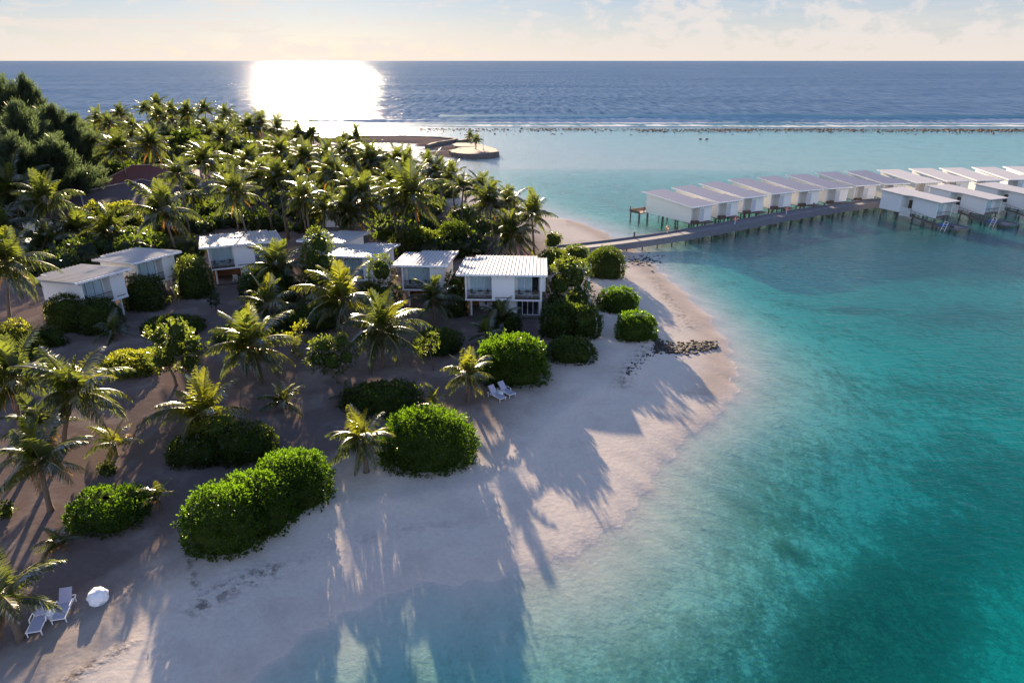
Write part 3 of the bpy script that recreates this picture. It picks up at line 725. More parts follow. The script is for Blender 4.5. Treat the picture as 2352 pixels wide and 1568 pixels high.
def blob_points(c, r, n, seed, amp=0.12, zmin=-0.25, e=1.0):
    """points over a lumpy ellipsoid (superellipsoid exponent e<1 boxes it)"""
    g = np.random.default_rng(seed); d = unit(g.normal(size=(n*2, 3))); d = d[d[:, 2] > zmin][:n]
    q = np.sign(d)*np.abs(d)**e; L = lump(d, seed*0.37, amp)[:, None]
    return np.array(c)+q*np.array(r)*L*(g.uniform(0.88, 1.03, (len(d), 1))+0.09*(g.random((len(d), 1)) < 0.07)), unit(d/np.array(r))
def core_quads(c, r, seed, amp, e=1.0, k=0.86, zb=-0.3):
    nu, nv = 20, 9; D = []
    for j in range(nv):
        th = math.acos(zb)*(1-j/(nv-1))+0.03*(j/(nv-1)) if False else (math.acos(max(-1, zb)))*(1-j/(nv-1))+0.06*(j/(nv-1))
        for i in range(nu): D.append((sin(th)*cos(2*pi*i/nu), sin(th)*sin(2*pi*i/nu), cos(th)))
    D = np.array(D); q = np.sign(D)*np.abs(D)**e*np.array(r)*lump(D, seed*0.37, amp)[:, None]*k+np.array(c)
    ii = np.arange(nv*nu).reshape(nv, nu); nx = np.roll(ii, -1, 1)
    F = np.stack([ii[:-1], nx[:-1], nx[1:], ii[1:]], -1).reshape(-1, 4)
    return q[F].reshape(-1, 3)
def foliage(name, blobs, mat, parent, dens=60, size=0.2, per=7, spread=0.55, amp=0.12, aspect=0.5, core=True, seed=0, zmin=-0.3, e=1.0, extra=None, ck=0.80):
    """blobs: (centre, radii). leaves over the union's surface"""
    out = []; mi = []
    for bi, (c, r) in enumerate(blobs):
        area = 2*pi*((r[0]*r[1])**1.6+(r[0]*r[2])**1.6+(r[1]*r[2])**1.6)**(1/1.6)/3**(1/1.6)*1.3
        n = int(area*dens/per)+20
        pp, nn = blob_points(c, r, n, seed+bi*13+1, amp, zmin, e)
        ok = np.ones(len(pp), bool)
        for bj, (c2, r2) in enumerate(blobs):
            if bj != bi: ok &= (((pp-np.array(c2))/(np.array(r2)*0.85))**2).sum(1) > 1
        ok &= pp[:, 2] > 0.02
        out.append(leaves(pp[ok], nn[ok], per, size, spread, aspect, seed+bi)); mi += [0]*(len(out[-1])//4)
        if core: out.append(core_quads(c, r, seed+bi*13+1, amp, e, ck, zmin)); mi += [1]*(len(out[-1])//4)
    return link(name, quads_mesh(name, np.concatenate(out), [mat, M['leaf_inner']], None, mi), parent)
def dome(x0, x1, yt, yb, ratio=0.8):
    """ellipsoid footprint and height from its seen outline"""
    cx = (x0+x1)/2; f = on_ground(cx, yb); d = depth_of(f.x, f.y, f.z)
    a = (x1-x0)/2/1568*d; b = a*ratio
    Yc = f.y+b*0.85; dc = depth_of(0, Yc, 1.5); a = (x1-x0)/2/1568*dc
    X = (cx-1176)/1568*dc
    hh = hz(cx, yt, Yc+b*0.25)
    return Vector((X, Yc, ground_z(X, Yc))), a, b, max(0.5, hh-f.z)
NB = [0]
def bush(outs, label, mat='scaevola', dens=70, size=0.2, amp=0.10, ratio=0.8, name='bush', cat='bush', e=0.9, group=None, spread=0.6, zlow=0.28):
    outs = outs if isinstance(outs, list) else [outs]
    D = [dome(*o, ratio=ratio) if len(o) == 4 else dome(*o[:4], ratio=o[4]) for o in outs]
    root = D[0][0]; amp *= 1.5 if mat != 'scaevola' else 1.15
    t = thing(name, label, cat, root, 0, group); NB[0] += 1
    blobs = []
    for c, a, b, hh in D:
        o = c-root; blobs.append(((o.x, o.y, o.z+hh*zlow), (a, b, hh*(1-zlow)/(1+amp*0.3))))
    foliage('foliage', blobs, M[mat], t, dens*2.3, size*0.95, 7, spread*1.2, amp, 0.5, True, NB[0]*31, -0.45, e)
    st = MB()
    for k in range(5):
        an = k*1.3+NB[0]; c = blobs[0]; st.tube([(0.15*cos(an), 0.15*sin(an), -0.1), (c[1][0]*0.5*cos(an), c[1][1]*0.5*sin(an), c[1][2]*0.9)], [0.05, 0.025], 5)
    part('stem', st, M['bark'], t)
    return t
bush([(425, 610, 1115, 1285, 0.75), (500, 680, 1080, 1240, 0.8), (590, 760, 1030, 1180, 0.85)], 'long clipped bright green hedge curving along the beach', name='hedge', cat='hedge', dens=95, size=0.19, amp=0.06, e=0.9)
bush((872, 1092, 935, 1092), 'large clipped dome hedge on the open beach', name='hedge', cat='hedge', dens=95, size=0.19, amp=0.05, e=0.97)
bush((165, 335, 1125, 1230), 'flat oval bright green hedge at lower left', name='hedge', cat='hedge', dens=85, size=0.19, amp=0.08, e=0.8)
bush((790, 970, 877, 960, 0.75), 'dark oval bush behind the clipped dome hedge', 'scaevola_dark', amp=0.12)
bush((1097, 1258, 763, 890, 0.85), 'largest round leafy bush in front of the nearest villa', 'scaevola', amp=0.12, size=0.25, dens=60)
bush((1255, 1367, 773, 838), 'small dark bush right of the largest round bush', 'scaevola_dark', amp=0.1)
bush([(385, 530, 995, 1075), (480, 632, 973, 1072)], 'dark rounded bush around the foot of the bright palm', 'scaevola_dark', amp=0.1, dens=75)
bush((452, 560, 942, 1045, 0.5), 'pale green loose shrub growing through the dark rounded bush', 'yellowgreen', amp=0.3, dens=32, size=0.22)
bush((238, 365, 805, 870), 'low bright lime green mound beside the broadleaf tree', 'yellowgreen', amp=0.06, dens=90, size=0.17, e=0.8)
bush((330, 466, 727, 778), 'low olive mound behind the broadleaf tree', 'scaevola_dark', amp=0.07)
bush((495, 660, 743, 800, 0.7), 'low olive mound behind the full round palm', 'scaevola_dark', amp=0.08)
bush((955, 1060, 752, 820), 'dark bush behind the small sapling', 'scaevola_dark', amp=0.1)
bush((1138, 1197, 715, 766), 'small dark bush before the nearest villa glass doors', 'scaevola_dark', amp=0.1)
bush([(1240, 1345, 690, 782), (1280, 1381, 695, 782)], 'wide dark shrub at the foot of the leafy tree beside the nearest villa', 'scaevola_dark', amp=0.14, dens=55, size=0.24)
bush((1373, 1467, 657, 722, 0.75), 'bright bush on the sand, upper of the pair by the path', amp=0.08)
bush((1413, 1509, 713, 787, 0.75), 'bright bush on the sand, lower of the pair by the path', amp=0.08)
bush((1416, 1448, 683, 716, 0.6), 'small yellowing shrub between the two path bushes', 'yellowgreen', amp=0.2, dens=45)
bush((1350, 1433, 563, 642, 0.85), 'dense round bush beside the foot of the jetty', 'scaevola_dark', amp=0.1)
bush([(1238, 1300, 570, 612), (1290, 1352, 562, 606)], 'low leafy shrubs at the jetty entrance', 'broadleaf', amp=0.18, dens=50)
bush([(115, 215, 672, 765), (180, 280, 680, 772)], 'big dark bush below the leftmost villa', 'scaevola_dark', amp=0.12, dens=55)
bush((108, 165, 690, 735, 0.6), 'small sunlit yellow shrub left of the leftmost villa', 'yellowgreen', amp=0.25, dens=40)
bush((288, 381, 627, 717, 0.85), 'tall olive bush between the two leftmost villas', 'broadleaf', amp=0.08)
bush([(408, 492, 585, 688, 0.85)], 'tall olive bush left of the large left villa', 'broadleaf', amp=0.08)
bush((1020, 1072, 622, 732, 0.8), 'olive bush between the two nearest villas', 'scaevola_dark', amp=0.1)
bush((640, 790, 690, 765, 0.7), 'dark shrubs behind the pale upright palm', 'scaevola_dark', amp=0.16, dens=45)
bush((1000, 1085, 508, 582, 0.8), 'dark dome shrub below the wide drooping grove palm', 'scaevola_dark', amp=0.1)
bush((900, 1010, 520, 590, 0.6), 'dark shrubs behind the second villa roof', 'broadleaf', amp=0.18, dens=40, size=0.3)
bush((0, 90, 735, 835, 0.8), 'yellow-tipped shrub at the left edge', 'yellowgreen', amp=0.25, dens=40, size=0.25)
bush((80, 150, 745, 800, 0.7), 'bare dark shrub beside the big dark bush', 'scaevola_dark', amp=0.2, dens=30)
bush((0, 22, 1150, 1190, 0.8), 'small dark bush cut by the left edge', 'scaevola_dark', amp=0.1)
bush((222, 262, 1062, 1095, 0.8), 'tiny sparse shrub beside the orange-tipped palm', 'broadleaf', amp=0.3, dens=26)
bush([(185, 260, 470, 545, 0.7), (240, 330, 465, 540, 0.7)], 'bright yellow-green tree in front of the dark tiled roof', 'yellowgreen', amp=0.25, dens=34, size=0.4)
bush((560, 690, 600, 700, 0.5), 'dark shrubs beside the large left villa', 'scaevola_dark', amp=0.2, dens=30, size=0.3)
bush((1252, 1290, 532, 566, 0.7), 'small open shrub on the sand behind the jetty', 'broadleaf', amp=0.3, dens=30)

def tree(base, blobs, label, mat, trunk_to, tr=0.12, dens=36, size=0.3, amp=0.25, limbs=5, cat='tree', name='broadleaf_tree', core=True, aspect=0.55, group=None, per=6, spread=0.9):
    t = thing(name, label, cat, base, 0, group); NB[0] += 1
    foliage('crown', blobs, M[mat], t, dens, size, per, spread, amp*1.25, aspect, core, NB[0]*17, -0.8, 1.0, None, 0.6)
    mb = MB(); tp = Vector(trunk_to); mb.tube([(0, 0, -0.1), tp*0.35+Vector((0.1, 0, 0)), tp], [tr*1.3, tr, tr*0.7], 7)
    for k in range(limbs):
        c, r = blobs[k % len(blobs)]; an = k*2.4; q = Vector((c[0]+r[0]*0.6*cos(an), c[1]+r[1]*0.6*sin(an), c[2]+r[2]*0.3*(k % 3-0.6)))
        mb.tube([tp*0.75, (tp+q)*0.5+Vector((0, 0, -0.15)), q], [tr*0.6, tr*0.4, tr*0.15], 5)
    part('trunk', mb, M['bark'], t, True); return t
def ptree(bx, by, crown, label, mat, **kw):
    """crown: list of picture ellipses x0,x1,yt,yb"""
    b = on_ground(bx, by); blobs = []
    for x0, x1, yt, yb in crown:
        zc = hz((x0+x1)/2, (yt+yb)/2, b.y); d = depth_of(b.x, b.y, zc)
        a = (x1-x0)/2/1568*d; hv = (yb-yt)/2/1568*d/1.02
        blobs.append((((((x0+x1)/2-1176)/1568*d)-b.x, random.uniform(-.2, .2)*a, zc-b.z), (a, a*0.85, hv)))
    tz = min(c[2] for c, r in blobs)
    return tree(b, blobs, label, mat, (blobs[0][0][0]*0.7, 0, max(0.5, tz)), **kw)
ptree(406, 885, [(342, 410, 795, 858), (340, 395, 745, 800), (380, 440, 730, 790), (415, 470, 770, 820), (405, 462, 805, 855), (365, 440, 760, 840)], 'round broadleaf tree on a thin trunk beside the lime mound', 'broadleaf', dens=34, size=0.26)
ptree(778, 880, [(703, 760, 795, 850), (715, 770, 770, 815), (760, 805, 762, 805), (775, 818, 795, 845), (735, 795, 790, 862)], 'round broadleaf tree left of the wide drooping palm', 'broadleaf', dens=38, size=0.24)
ptree(996, 850, [(957, 1000, 775, 815), (968, 1010, 765, 800)], 'small sapling with a thin straight trunk', 'broadleaf', dens=28, size=0.22, tr=0.05, amp=0.35, core=False)
ptree(731, 692, [(688, 772, 610, 690), (694, 745, 560, 640), (715, 772, 570, 650), (702, 762, 524, 595)], 'tall leafy shrub hiding the roof behind it', 'broadleaf', dens=42, size=0.28, tr=0.1, amp=0.22)
ptree(872, 712, [(826, 900, 635, 712), (850, 925, 645, 712), (845, 905, 582, 660)], 'leafy shrub between the second and third villas', 'broadleaf', dens=42, size=0.26, tr=0.1, amp=0.22)
ptree(1303, 706, [(1242, 1312, 655, 745), (1290, 1362, 640, 740), (1250, 1318, 612, 690), (1280, 1356, 600, 680), (1268, 1335, 590, 640)], 'tall leafy tree against the right wall of the nearest villa', 'broadleaf', dens=42, size=0.27, tr=0.14, amp=0.22)
fr = ptree(683, 828, [(655, 672, 765, 782), (672, 690, 748, 768), (690, 702, 735, 752), (640, 655, 765, 778), (668, 680, 775, 800), (688, 705, 770, 790), (672, 692, 795, 822)], 'sparse frangipani sapling with yellow leaves', 'yellowgreen', dens=16, size=0.22, tr=0.05, limbs=7, amp=0.3, core=False, name='frangipani_tree')
ptree(495, 714, [(483, 503, 675, 700), (480, 498, 683, 702)], 'tiny tufted tree on the sand below the large left villa', 'casuarina', dens=40, size=0.25, tr=0.05, core=False, name='tufted_tree')

# casuarinas: feathery crowns at the upper left
def casuarina(px, ybase_Y, top_px, spread_px, label, seed, mat='casuarina'):
    X = (px-1176)/1568*depth_of(0, ybase_Y, 14.0); zt = hz(px, top_px, ybase_Y); gz = max(0.3, ground_z(X, ybase_Y))
    t = thing('casuarina_tree', label, 'tree', (X, ybase_Y, gz), 0, 'casuarina trees at the upper left')
    r = np.random.default_rng(seed); hgt = zt-gz; wid = spread_px/1568*ybase_Y*1.05
    n = 120; Pn = []; Nn = []
    mb = MB(); mb.tube([(0, 0, -0.2), (0.3, 0.1, hgt*0.5), (0.1, 0, hgt*0.95)], [0.42, 0.26, 0.05], 8)
    for k in range(n):
        t_ = r.uniform(0.10, 1.0); an = r.uniform(0, 6.28)
        env = wid*(sin(pi*min(1, 0.12+0.88*t_**0.85))**0.75*0.9+0.12)*(0.75+0.25*sin(3*an+seed+5*t_))
        rad = env*r.uniform(0.35, 1.25)
        tip = np.array([rad*cos(an), rad*sin(an), hgt*t_]); root = np.array([0.15*rad*cos(an), 0.15*rad*sin(an), hgt*max(0.06, t_-0.14)])
        if k % 4 == 0: mb.tube([tuple(root), tuple((root+tip)/2+np.array([0, 0, 0.2])), tuple(tip)], [0.08, 0.05, 0.02], 4, False)
        m = 78; s = r.uniform(0.25, 1.1, (m, 1)); tip[2] += r.uniform(0, 1.8); pt = root+(tip-root)*s+r.normal(size=(m, 3))*np.array([0.42, 0.42, 0.55])*(0.5+wid*0.07)*(1.25-s)
        Pn.append(pt); Nn.append(np.repeat(unit(((tip-root)+np.array([0, 0, 1.4]))[None]), m, 0))
    V = leaves(np.concatenate(Pn), np.concatenate(Nn), 4, 0.95, 0.55, 0.11, seed)
    link('crown', quads_mesh('crown', V, M[mat]), t)
    part('trunk', mb, M['bark'], t, True)
for i, (px, Y, tp, sp, lab) in enumerate([(12, 150, 172, 85, 'tallest feathery casuarina at the left edge of the skyline'), (86, 152, 196, 52, 'dark pointed casuarina standing against the sea'),
        (60, 132, 262, 95, 'wide brownish casuarina in front of the pointed one'), (128, 145, 262, 75, 'casuarina right of the wide brownish one'),
        (168, 150, 284, 60, 'last casuarina where the trees drop to the sea'), (20, 118, 330, 110, 'low spreading casuarina at the left edge of the grove'), (120, 122, 345, 90, 'low casuarina before the dark tiled roof')]):
    casuarina(px, Y, tp, sp, lab, 300+i)
# dark broadleaf trees behind the tiled roof
for i, (x0, x1, yt, yb, z0, lab) in enumerate([(190, 270, 352, 425, 4.5, 'dark green tree behind the tiled roof ridge'), (240, 330, 372, 420, 4.0, 'dark green tree right behind the tiled roof ridge'), (130, 200, 380, 440, 4.5, 'dark tree at the left end of the tiled roof'),
        (395, 470, 300, 350, 6.5, 'dark tree below the ocean skyline palms'), (300, 380, 290, 330, 7.0, 'leafy tree under the tallest skyline palms'), (470, 545, 330, 380, 6, 'dark tree right of the red roof'), (175, 215, 290, 370, 7, 'sunlit leafy tree at the right edge of the casuarinas')]):
    c = at((x0+x1)/2, (yt+yb)/2, z0); d = depth_of(c.x, c.y, z0); a = (x1-x0)/2/1568*d; hv = (yb-yt)/2/1568*d
    gz = max(0.3, ground_z(c.x, c.y))
    tree(Vector((c.x, c.y, gz)), [((0, 0, z0-gz), (a, a*0.8, hv)), ((a*0.4, -a*0.3, z0-gz-0.5), (a*0.6, a*0.6, hv*0.8)), ((-a*0.4, 0, z0-gz+0.6), (a*0.6, a*0.5, hv*0.8))], lab, 'scaevola_dark' if i != 6 else 'broadleaf', (0.2, 0, z0-gz-0.5), tr=0.25, dens=12, size=0.55, amp=0.22, group='dark trees behind the grove')
# undergrowth filling the grove floor
out = []; k = 0
while k < 600:
    x = random.uniform(-190, 4); y = 88+212*random.random()**1.25
    if x < -0.80*y-8 or x > -0.05*y+2: continue
    gz = ground_z(x, y)
    if gz < 0.55 or (y > 205 and x > -0.40*y+8): continue
    if -108 < x < -62 and 100 < y < 168: continue
    if any(hypot(x-a_, y-b_) < r_ for a_, b_, r_ in ((-51, 91, 8.5), (-57, 83, 9), (-39, 101, 10), (-26, 115, 7), (-20, 94, 9), (-9.5, 90, 8), (-50, 112, 4), (-1, 96, 6), (-43, 84, 7))): continue
    if y < 97 and x > -40: continue
    if y < 88: continue
    k += 1; s = random.uniform(1.3, 3.0) if y < 150 else random.uniform(1.8, 4.0)
    pp, nn = blob_points((x, y, gz+s*0.25), (s*1.25, s*1.1, s*0.85), 110, k, 0.25)
    out.append(leaves(pp, nn, 3, 0.55, 0.8, 0.5, k)); out.append(core_quads((x, y, gz+s*0.25), (s*1.25, s*1.1, s*0.8), k, 0.25))
tag(link('undergrowth', quads_mesh('undergrowth', np.concatenate(out), M['scaevola_dark'])), 'dark tangled undergrowth covering the floor of the palm grove', 'undergrowth', kind='stuff')

# ------------------------------------------------------------------ beach villas
def window(parent, x0, x1, y, z0, z1, n=3, open_right=False, name='window', fr=0.06, curtain=True):
    mb = MB(); mb.box(x0, x1, y-0.05, y+0.03, z1-fr, z1); mb.box(x0, x1, y-0.05, y+0.03, z0, z0+fr)
    for i in range(n+1):
        x = x0+(x1-x0-fr)*i/n; mb.box(x, x+fr, y-0.045, y+0.028, z0+fr, z1-fr)
    f = part('window', mb, M['white_trim'], parent) if name == 'window' else part(name, mb, M['white_trim'], parent)
    for i in range(n):
        a = x0+(x1-x0-fr)*i/n+fr; b = x0+(x1-x0-fr)*(i+1)/n
        g = MB(); g.box(a, b, y-0.012, y-0.004, z0+fr, z1-fr); part('pane', g, M['glass'], f)
        if curtain and not (open_right and i == n-1):
            mc = MB(); m = 14; xs = [a+(b-a)*j/m for j in range(m+1)]
            for j in range(m):
                ya, yb = (y+0.10+0.05*(j % 2)), (y+0.10+0.05*((j+1) % 2))
                mc.face([(xs[j], ya, z0+0.03), (xs[j+1], yb, z0+0.03), (xs[j+1], yb, z1-0.03), (xs[j], ya, z1-0.03)])
            part('curtain', mc, M['curtain'], f)
    return f
def railing(parent, x0, x1, y, z, hgt=0.95):
    mb = MB()
    mb.m = 1; mb.box(x0-0.08, x1+0.08, y-0.05, y+0.05, z+hgt-0.05, z+hgt); mb.box(x0, x1, y-0.02, y+0.02, z+0.03, z+0.16)
    mb.m = 0
    for i in range(4): mb.box(x0, x1, y-0.012, y+0.012, z+0.24+i*0.15, z+0.265+i*0.15)
    for i in range(4):
        x = x0+(x1-x0)*i/3; mb.box(x-0.02, x+0.02, y-0.022, y+0.022, z+0.16, z+hgt-0.05)
        if i < 3: mb.box(x+0.12, x+0.145, y-0.018, y+0.018, z+0.16, z+hgt-0.05)
    return part('railing', mb, [M['metal'], M['rail_dark']], parent)
def roof_part(parent, x0, x1, y0, y1, z0, slope, notches, th=0.16, seam=0.42, mats=('roof_white', 'seam')):
    """flat mono-pitch metal roof with standing seams; notches: list (xa, xb, yend)"""
    zf = lambda x, y: z0+slope*y
    xs = sorted(set([x0, x1]+[v for n in notches for v in n[:2]]))
    mb = MB(); ends = []
    for a, b in zip(xs[:-1], xs[1:]):
        ye = y1
        for na, nb, yy in notches:
            if a >= na-1e-6 and b <= nb+1e-6: ye = yy
        ends.append((a, b, ye))
    poly = [(x0, y0), (x1, y0)]
    for a, b, ye in reversed(ends): poly += [(b, ye), (a, ye)]
    cl = [poly[0]]
    for p in poly[1:]:
        if hypot(p[0]-cl[-1][0], p[1]-cl[-1][1]) > 1e-4: cl.append(p)
    mb.prism(cl, lambda x, y: zf(x, y)-th, zf)
    mb.m = 1
    n = int((x1-x0)/seam)
    for i in range(n+1):
        x = x0+0.05+(x1-x0-0.1)*i/n
        ye = [e for a, b, e in ends if a-1e-6 <= x <= b+1e-6][0]
        mb.box(x-0.022, x+0.022, y0+0.004, ye-0.004, z0, z0, None) if False else mb.prism([(x-0.025, y0+0.004), (x+0.025, y0+0.004), (x+0.025, ye-0.004), (x-0.025, ye-0.004)], lambda a, b: zf(a, b)+0.003, lambda a, b: zf(a, b)+0.10)
    rf = part('roof', mb, [M[mats[0]], M[mats[1]]], parent)
    g = MB(); g.box(x0-0.02, x1+0.02, y0-0.10, y0-0.003, z0+slope*y0-th-0.03, z0+slope*y0+0.03); part('gutter', g, M['white_trim'], rf)
    ra = MB()
    k = max(3, int((x1-x0)/0.95))
    for i in range(k):
        x = x0+0.5+(x1-x0-1.0)*i/(k-1)
        ra.prism([(x-0.05, y0+0.05), (x+0.05, y0+0.05), (x+0.05, y0+1.0), (x-0.05, y0+1.0)], lambda a, b: zf(a, b)-th-0.17, lambda a, b: zf(a, b)-th-0.004)
    part('rafter', ra, M['rail_dark'], rf)
    return rf
def chair(loc, rz, label, group='chairs on the balconies'):
    t = thing('balcony_chair', label, 'chair', loc, rz, group)
    mb = MB(); mb.box(-0.24, 0.24, -0.24, 0.24, 0.40, 0.45); part('seat', mb, M['darkwood'], t)
    mb = MB(); mb.box(-0.24, 0.24, 0.21, 0.25, 0.452, 0.85); part('backrest', mb, M['darkwood'], t)
    for sx in (-0.21, 0.21):
        for sy in (-0.21, 0.21):
            mb = MB(); mb.tube([(sx, sy, 0), (sx, sy, 0.399)], 0.022, 5); part('leg', mb, M['metal'], t)
    return t
def table(loc, label, group='tables on the balconies'):
    t = thing('balcony_table', label, 'table', loc, 0, group)
    mb = MB(); mb.lathe([(0.32, 0.66), (0.32, 0.70)], 14); part('table_top', mb, M['darkwood'], t)
    mb = MB(); mb.lathe([(0.22, 0), (0.22, 0.03), (0.03, 0.05), (0.03, 0.659)], 10); part('pedestal', mb, M['metal'], t)
    return t
ZS, ZE = 2.06, 5.30
def villa(label, px, py, right, depth_az, double, furnish=None, D=9.2, tilt=-0.085, lower=True):
    a = R(-depth_az); W = 8.6 if double else 5.0
    if not double: D = 7.4
    gz = 0.9; p = at(px, py, gz+ZS)
    ex = Vector((cos(a), sin(a), 0)); base = Vector((p.x, p.y, gz))-(ex*W if right else Vector((0, 0, 0)))
    t = thing('beach_villa', label, 'villa', base, a, 'white villas on the beach')
    topf = lambda x, y: ZE+tilt*(y+0.7)-0.18
    bays = [(0.17, 3.0), (5.55, 8.4)] if double else [(0.17, 3.3)]
    mb = MB(); xs = 0.0; rec = 1.35
    for (b0, b1) in bays+[(W, W)]:
        mb.box(xs, b0, 0, D, ZS+0.2, 0, topf) if b0 > xs else None
        xs = b1
    for (b0, b1) in bays:
        # header over the recess, wall round the window at the back of it
        mb.box(b0+0.002, b1-0.002, rec, D, ZS+0.2, 0, lambda x, y: topf(x, y)-0.004) if False else None
        mb.box(b0, b1, D-0.2, D, ZS+0.2, 0, lambda x, y: topf(x, y)-0.003)
        mb.box(b0, b1, rec, rec+0.15, ZS+2.55, 0, lambda x, y: topf(x, y)-0.003)
        mb.box(b0, b0+0.22, rec, rec+0.15, ZS+0.203, ZS+2.548); mb.box(b1-0.10, b1, rec, rec+0.15, ZS+0.203, ZS+2.548)
    wl = part('wall', mb, M['white'], t)
    mb = MB(); mb.box(-0.03, W+0.03, -0.03, D, ZS, ZS+0.196); part('floor_slab', mb, M['white_trim'], t)
    mb = MB()
    for (b0, b1) in bays: mb.box(b0+0.003, b1-0.003, 0.02, rec-0.003, ZS+0.199, ZS+0.225)
    part('balcony_floor', mb, M['deck_wood'], t)
    for i, (b0, b1) in enumerate(bays):
        window(t, b0+0.225, b1-0.105, rec+0.05, ZS+0.24, ZS+2.54, 3, open_right=(i == 1))
        railing(t, b0+0.02, b1-0.02, 0.06, ZS+0.22)
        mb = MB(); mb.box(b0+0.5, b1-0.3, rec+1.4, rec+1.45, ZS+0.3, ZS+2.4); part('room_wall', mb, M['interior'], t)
    notches = [(-0.9, 0.35, D+0.1)]+([(W-0.55, W+0.6, D+0.1)] if double else [])
    if not double: notches = [(-0.9, 0.9, D+0.1)]
    roof_part(t, -0.9, W+0.6, -0.7, D+1.4, ZE+0.0-0.0, tilt, notches)
    if lower:
        lx = 3.6 if double else 3.4; ly = 0.9
        mb = MB()
        if double:
            mb.box(lx, 5.72, ly, D-1, 0, ZS-0.004); mb.box(5.72, 8.30, ly+0.02, ly+0.2, 2.0, ZS-0.004); mb.box(8.30, W, ly, D-1, 0, ZS-0.004)
            mb.box(5.72, 8.30, D-1.2, D-1, 0, ZS-0.004)
        else: mb.box(lx, W-0.3, 2.2, D-1, 0, ZS-0.004)
        part('lower_wall', mb, M['white'], t)
        mb = MB(); mb.box(0.25, lx-0.003, 4.2, 4.4, 0, ZS-0.005); mb.box(0.2, 0.35, 2.6, 4.199, 0, ZS-0.005); part('back_wall', mb, M['terracotta_wall'], t)
        mb = MB(); mb.tube([(0.58, 0.75, -0.1), (0.58, 0.75, ZS-0.003)], 0.11, 8); part('post', mb, M['white_trim'], t)
        if not double:
            mb = MB(); mb.tube([(W-0.5, 0.75, -0.1), (W-0.5, 0.75, ZS-0.003)], 0.11, 8); part('post', mb, M['white_trim'], t)
        if double:
            mb = MB(); mb.box(0.3, W-0.05, ly-0.7, 4.2, 0.0, 0.06); part('terrace', mb, M['islet_sand'], t)
            window(t, 5.76, 8.26, ly+0.1, 0.08, 1.99, 4, name='glass_door', curtain=False)
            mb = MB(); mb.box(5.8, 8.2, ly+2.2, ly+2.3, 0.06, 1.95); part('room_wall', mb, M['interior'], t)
    if double:
        mb = MB(); mb.box(W+0.003, W+0.42, 2.6, D-0.5, ZS+0.3, 0, topf); part('side_wall', mb, M['white'], t)
        mb = MB(); mb.box(3.35, 5.2, -0.035, -0.004, ZS+0.34, ZS+0.44); part('wall_vent', mb, M['islet_sand'], t)
    else:
        mb = MB(); mb.box(3.7, 4.75, -0.035, -0.004, ZS+0.36, ZS+0.45); part('wall_vent', mb, M['islet_sand'], t)
    Mw = Matrix.Translation(base) @ Matrix.Rotation(a, 4, 'Z')
    if furnish:
        for i, (b0, b1) in enumerate(bays):
            w = furnish[i]; m = (b0+b1)/2
            chair(Mw @ Vector((m-0.75, 0.75, ZS+0.23)), a+R(70), f'dark chair left of table on {w}')
            chair(Mw @ Vector((m+0.7, 0.75, ZS+0.23)), a-R(60), f'dark chair right of table on {w}')
            table(Mw @ Vector((m, 0.75, ZS+0.23)), f'small round table on {w}')
    return t, Mw
VA, MA = villa('nearest wide white villa with two balconies and ribbed roof', 1069, 690, False, 2.4, True, ('the nearest villa left balcony', 'the nearest villa right balcony'))
VB, MBm = villa('white one-balcony villa on posts left of the nearest villa', 925, 667, False, 3.0, False, ('the one-balcony villa left of the nearest',))
VC, MC = villa('white one-balcony villa with striped shadows on its roof', 777, 643, False, 7.0, False)
VD, MD = villa('wide two-balcony villa at the edge of the palm grove', 484, 622, False, -23, True, ('the grove villa left balcony', 'the grove villa right balcony'))
VE, ME = villa('small white villa between two tall olive bushes', 409, 637, True, -60, False)
VF, MF = villa('leftmost white villa above the big dark bush', 295, 681, True, -63, False)
VG, MG = villa('white villa mostly hidden behind a tall leafy shrub', 708, 606, False, 10, False)
# two far two-storey villas inside the grove
def far_villa(label, px, py, az, W, Dp, Hh):
    p = on_ground(px, py); t = thing('beach_villa', label, 'villa', p, R(-az), 'villas inside the grove')
    mb = MB(); mb.box(-W/2, W/2, 0, Dp, -0.2, 0, lambda x, y: Hh-0.17-0.08*y); part('wall', mb, M['cream'], t)
    roof_part(t, -W/2-0.7, W/2+0.7, -0.7, Dp+0.7, Hh, -0.08, [(-W/2-0.7, -W/2+1.0, Dp-0.8)])
    mb = MB(); mb.box(-W/2+0.5, -W/2+1.2, -0.02, -0.003, Hh-2.2, Hh-0.9); w = part('window', mb, M['white_trim'], t)
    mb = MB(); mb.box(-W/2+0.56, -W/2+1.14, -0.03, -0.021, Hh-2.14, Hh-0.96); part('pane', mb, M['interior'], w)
    mb = MB(); mb.box(-W/2, W/2, -0.25, -0.003, Hh*0.46, Hh*0.46+0.18); part('floor_slab', mb, M['white_trim'], t)
far_villa('pale two-storey villa glimpsed between grove palms', 788, 522, -14, 6.0, 6, 4.2)
far_villa('pale villa half buried in palms near the lagoon edge', 905, 500, 8, 6.0, 5, 4.2)

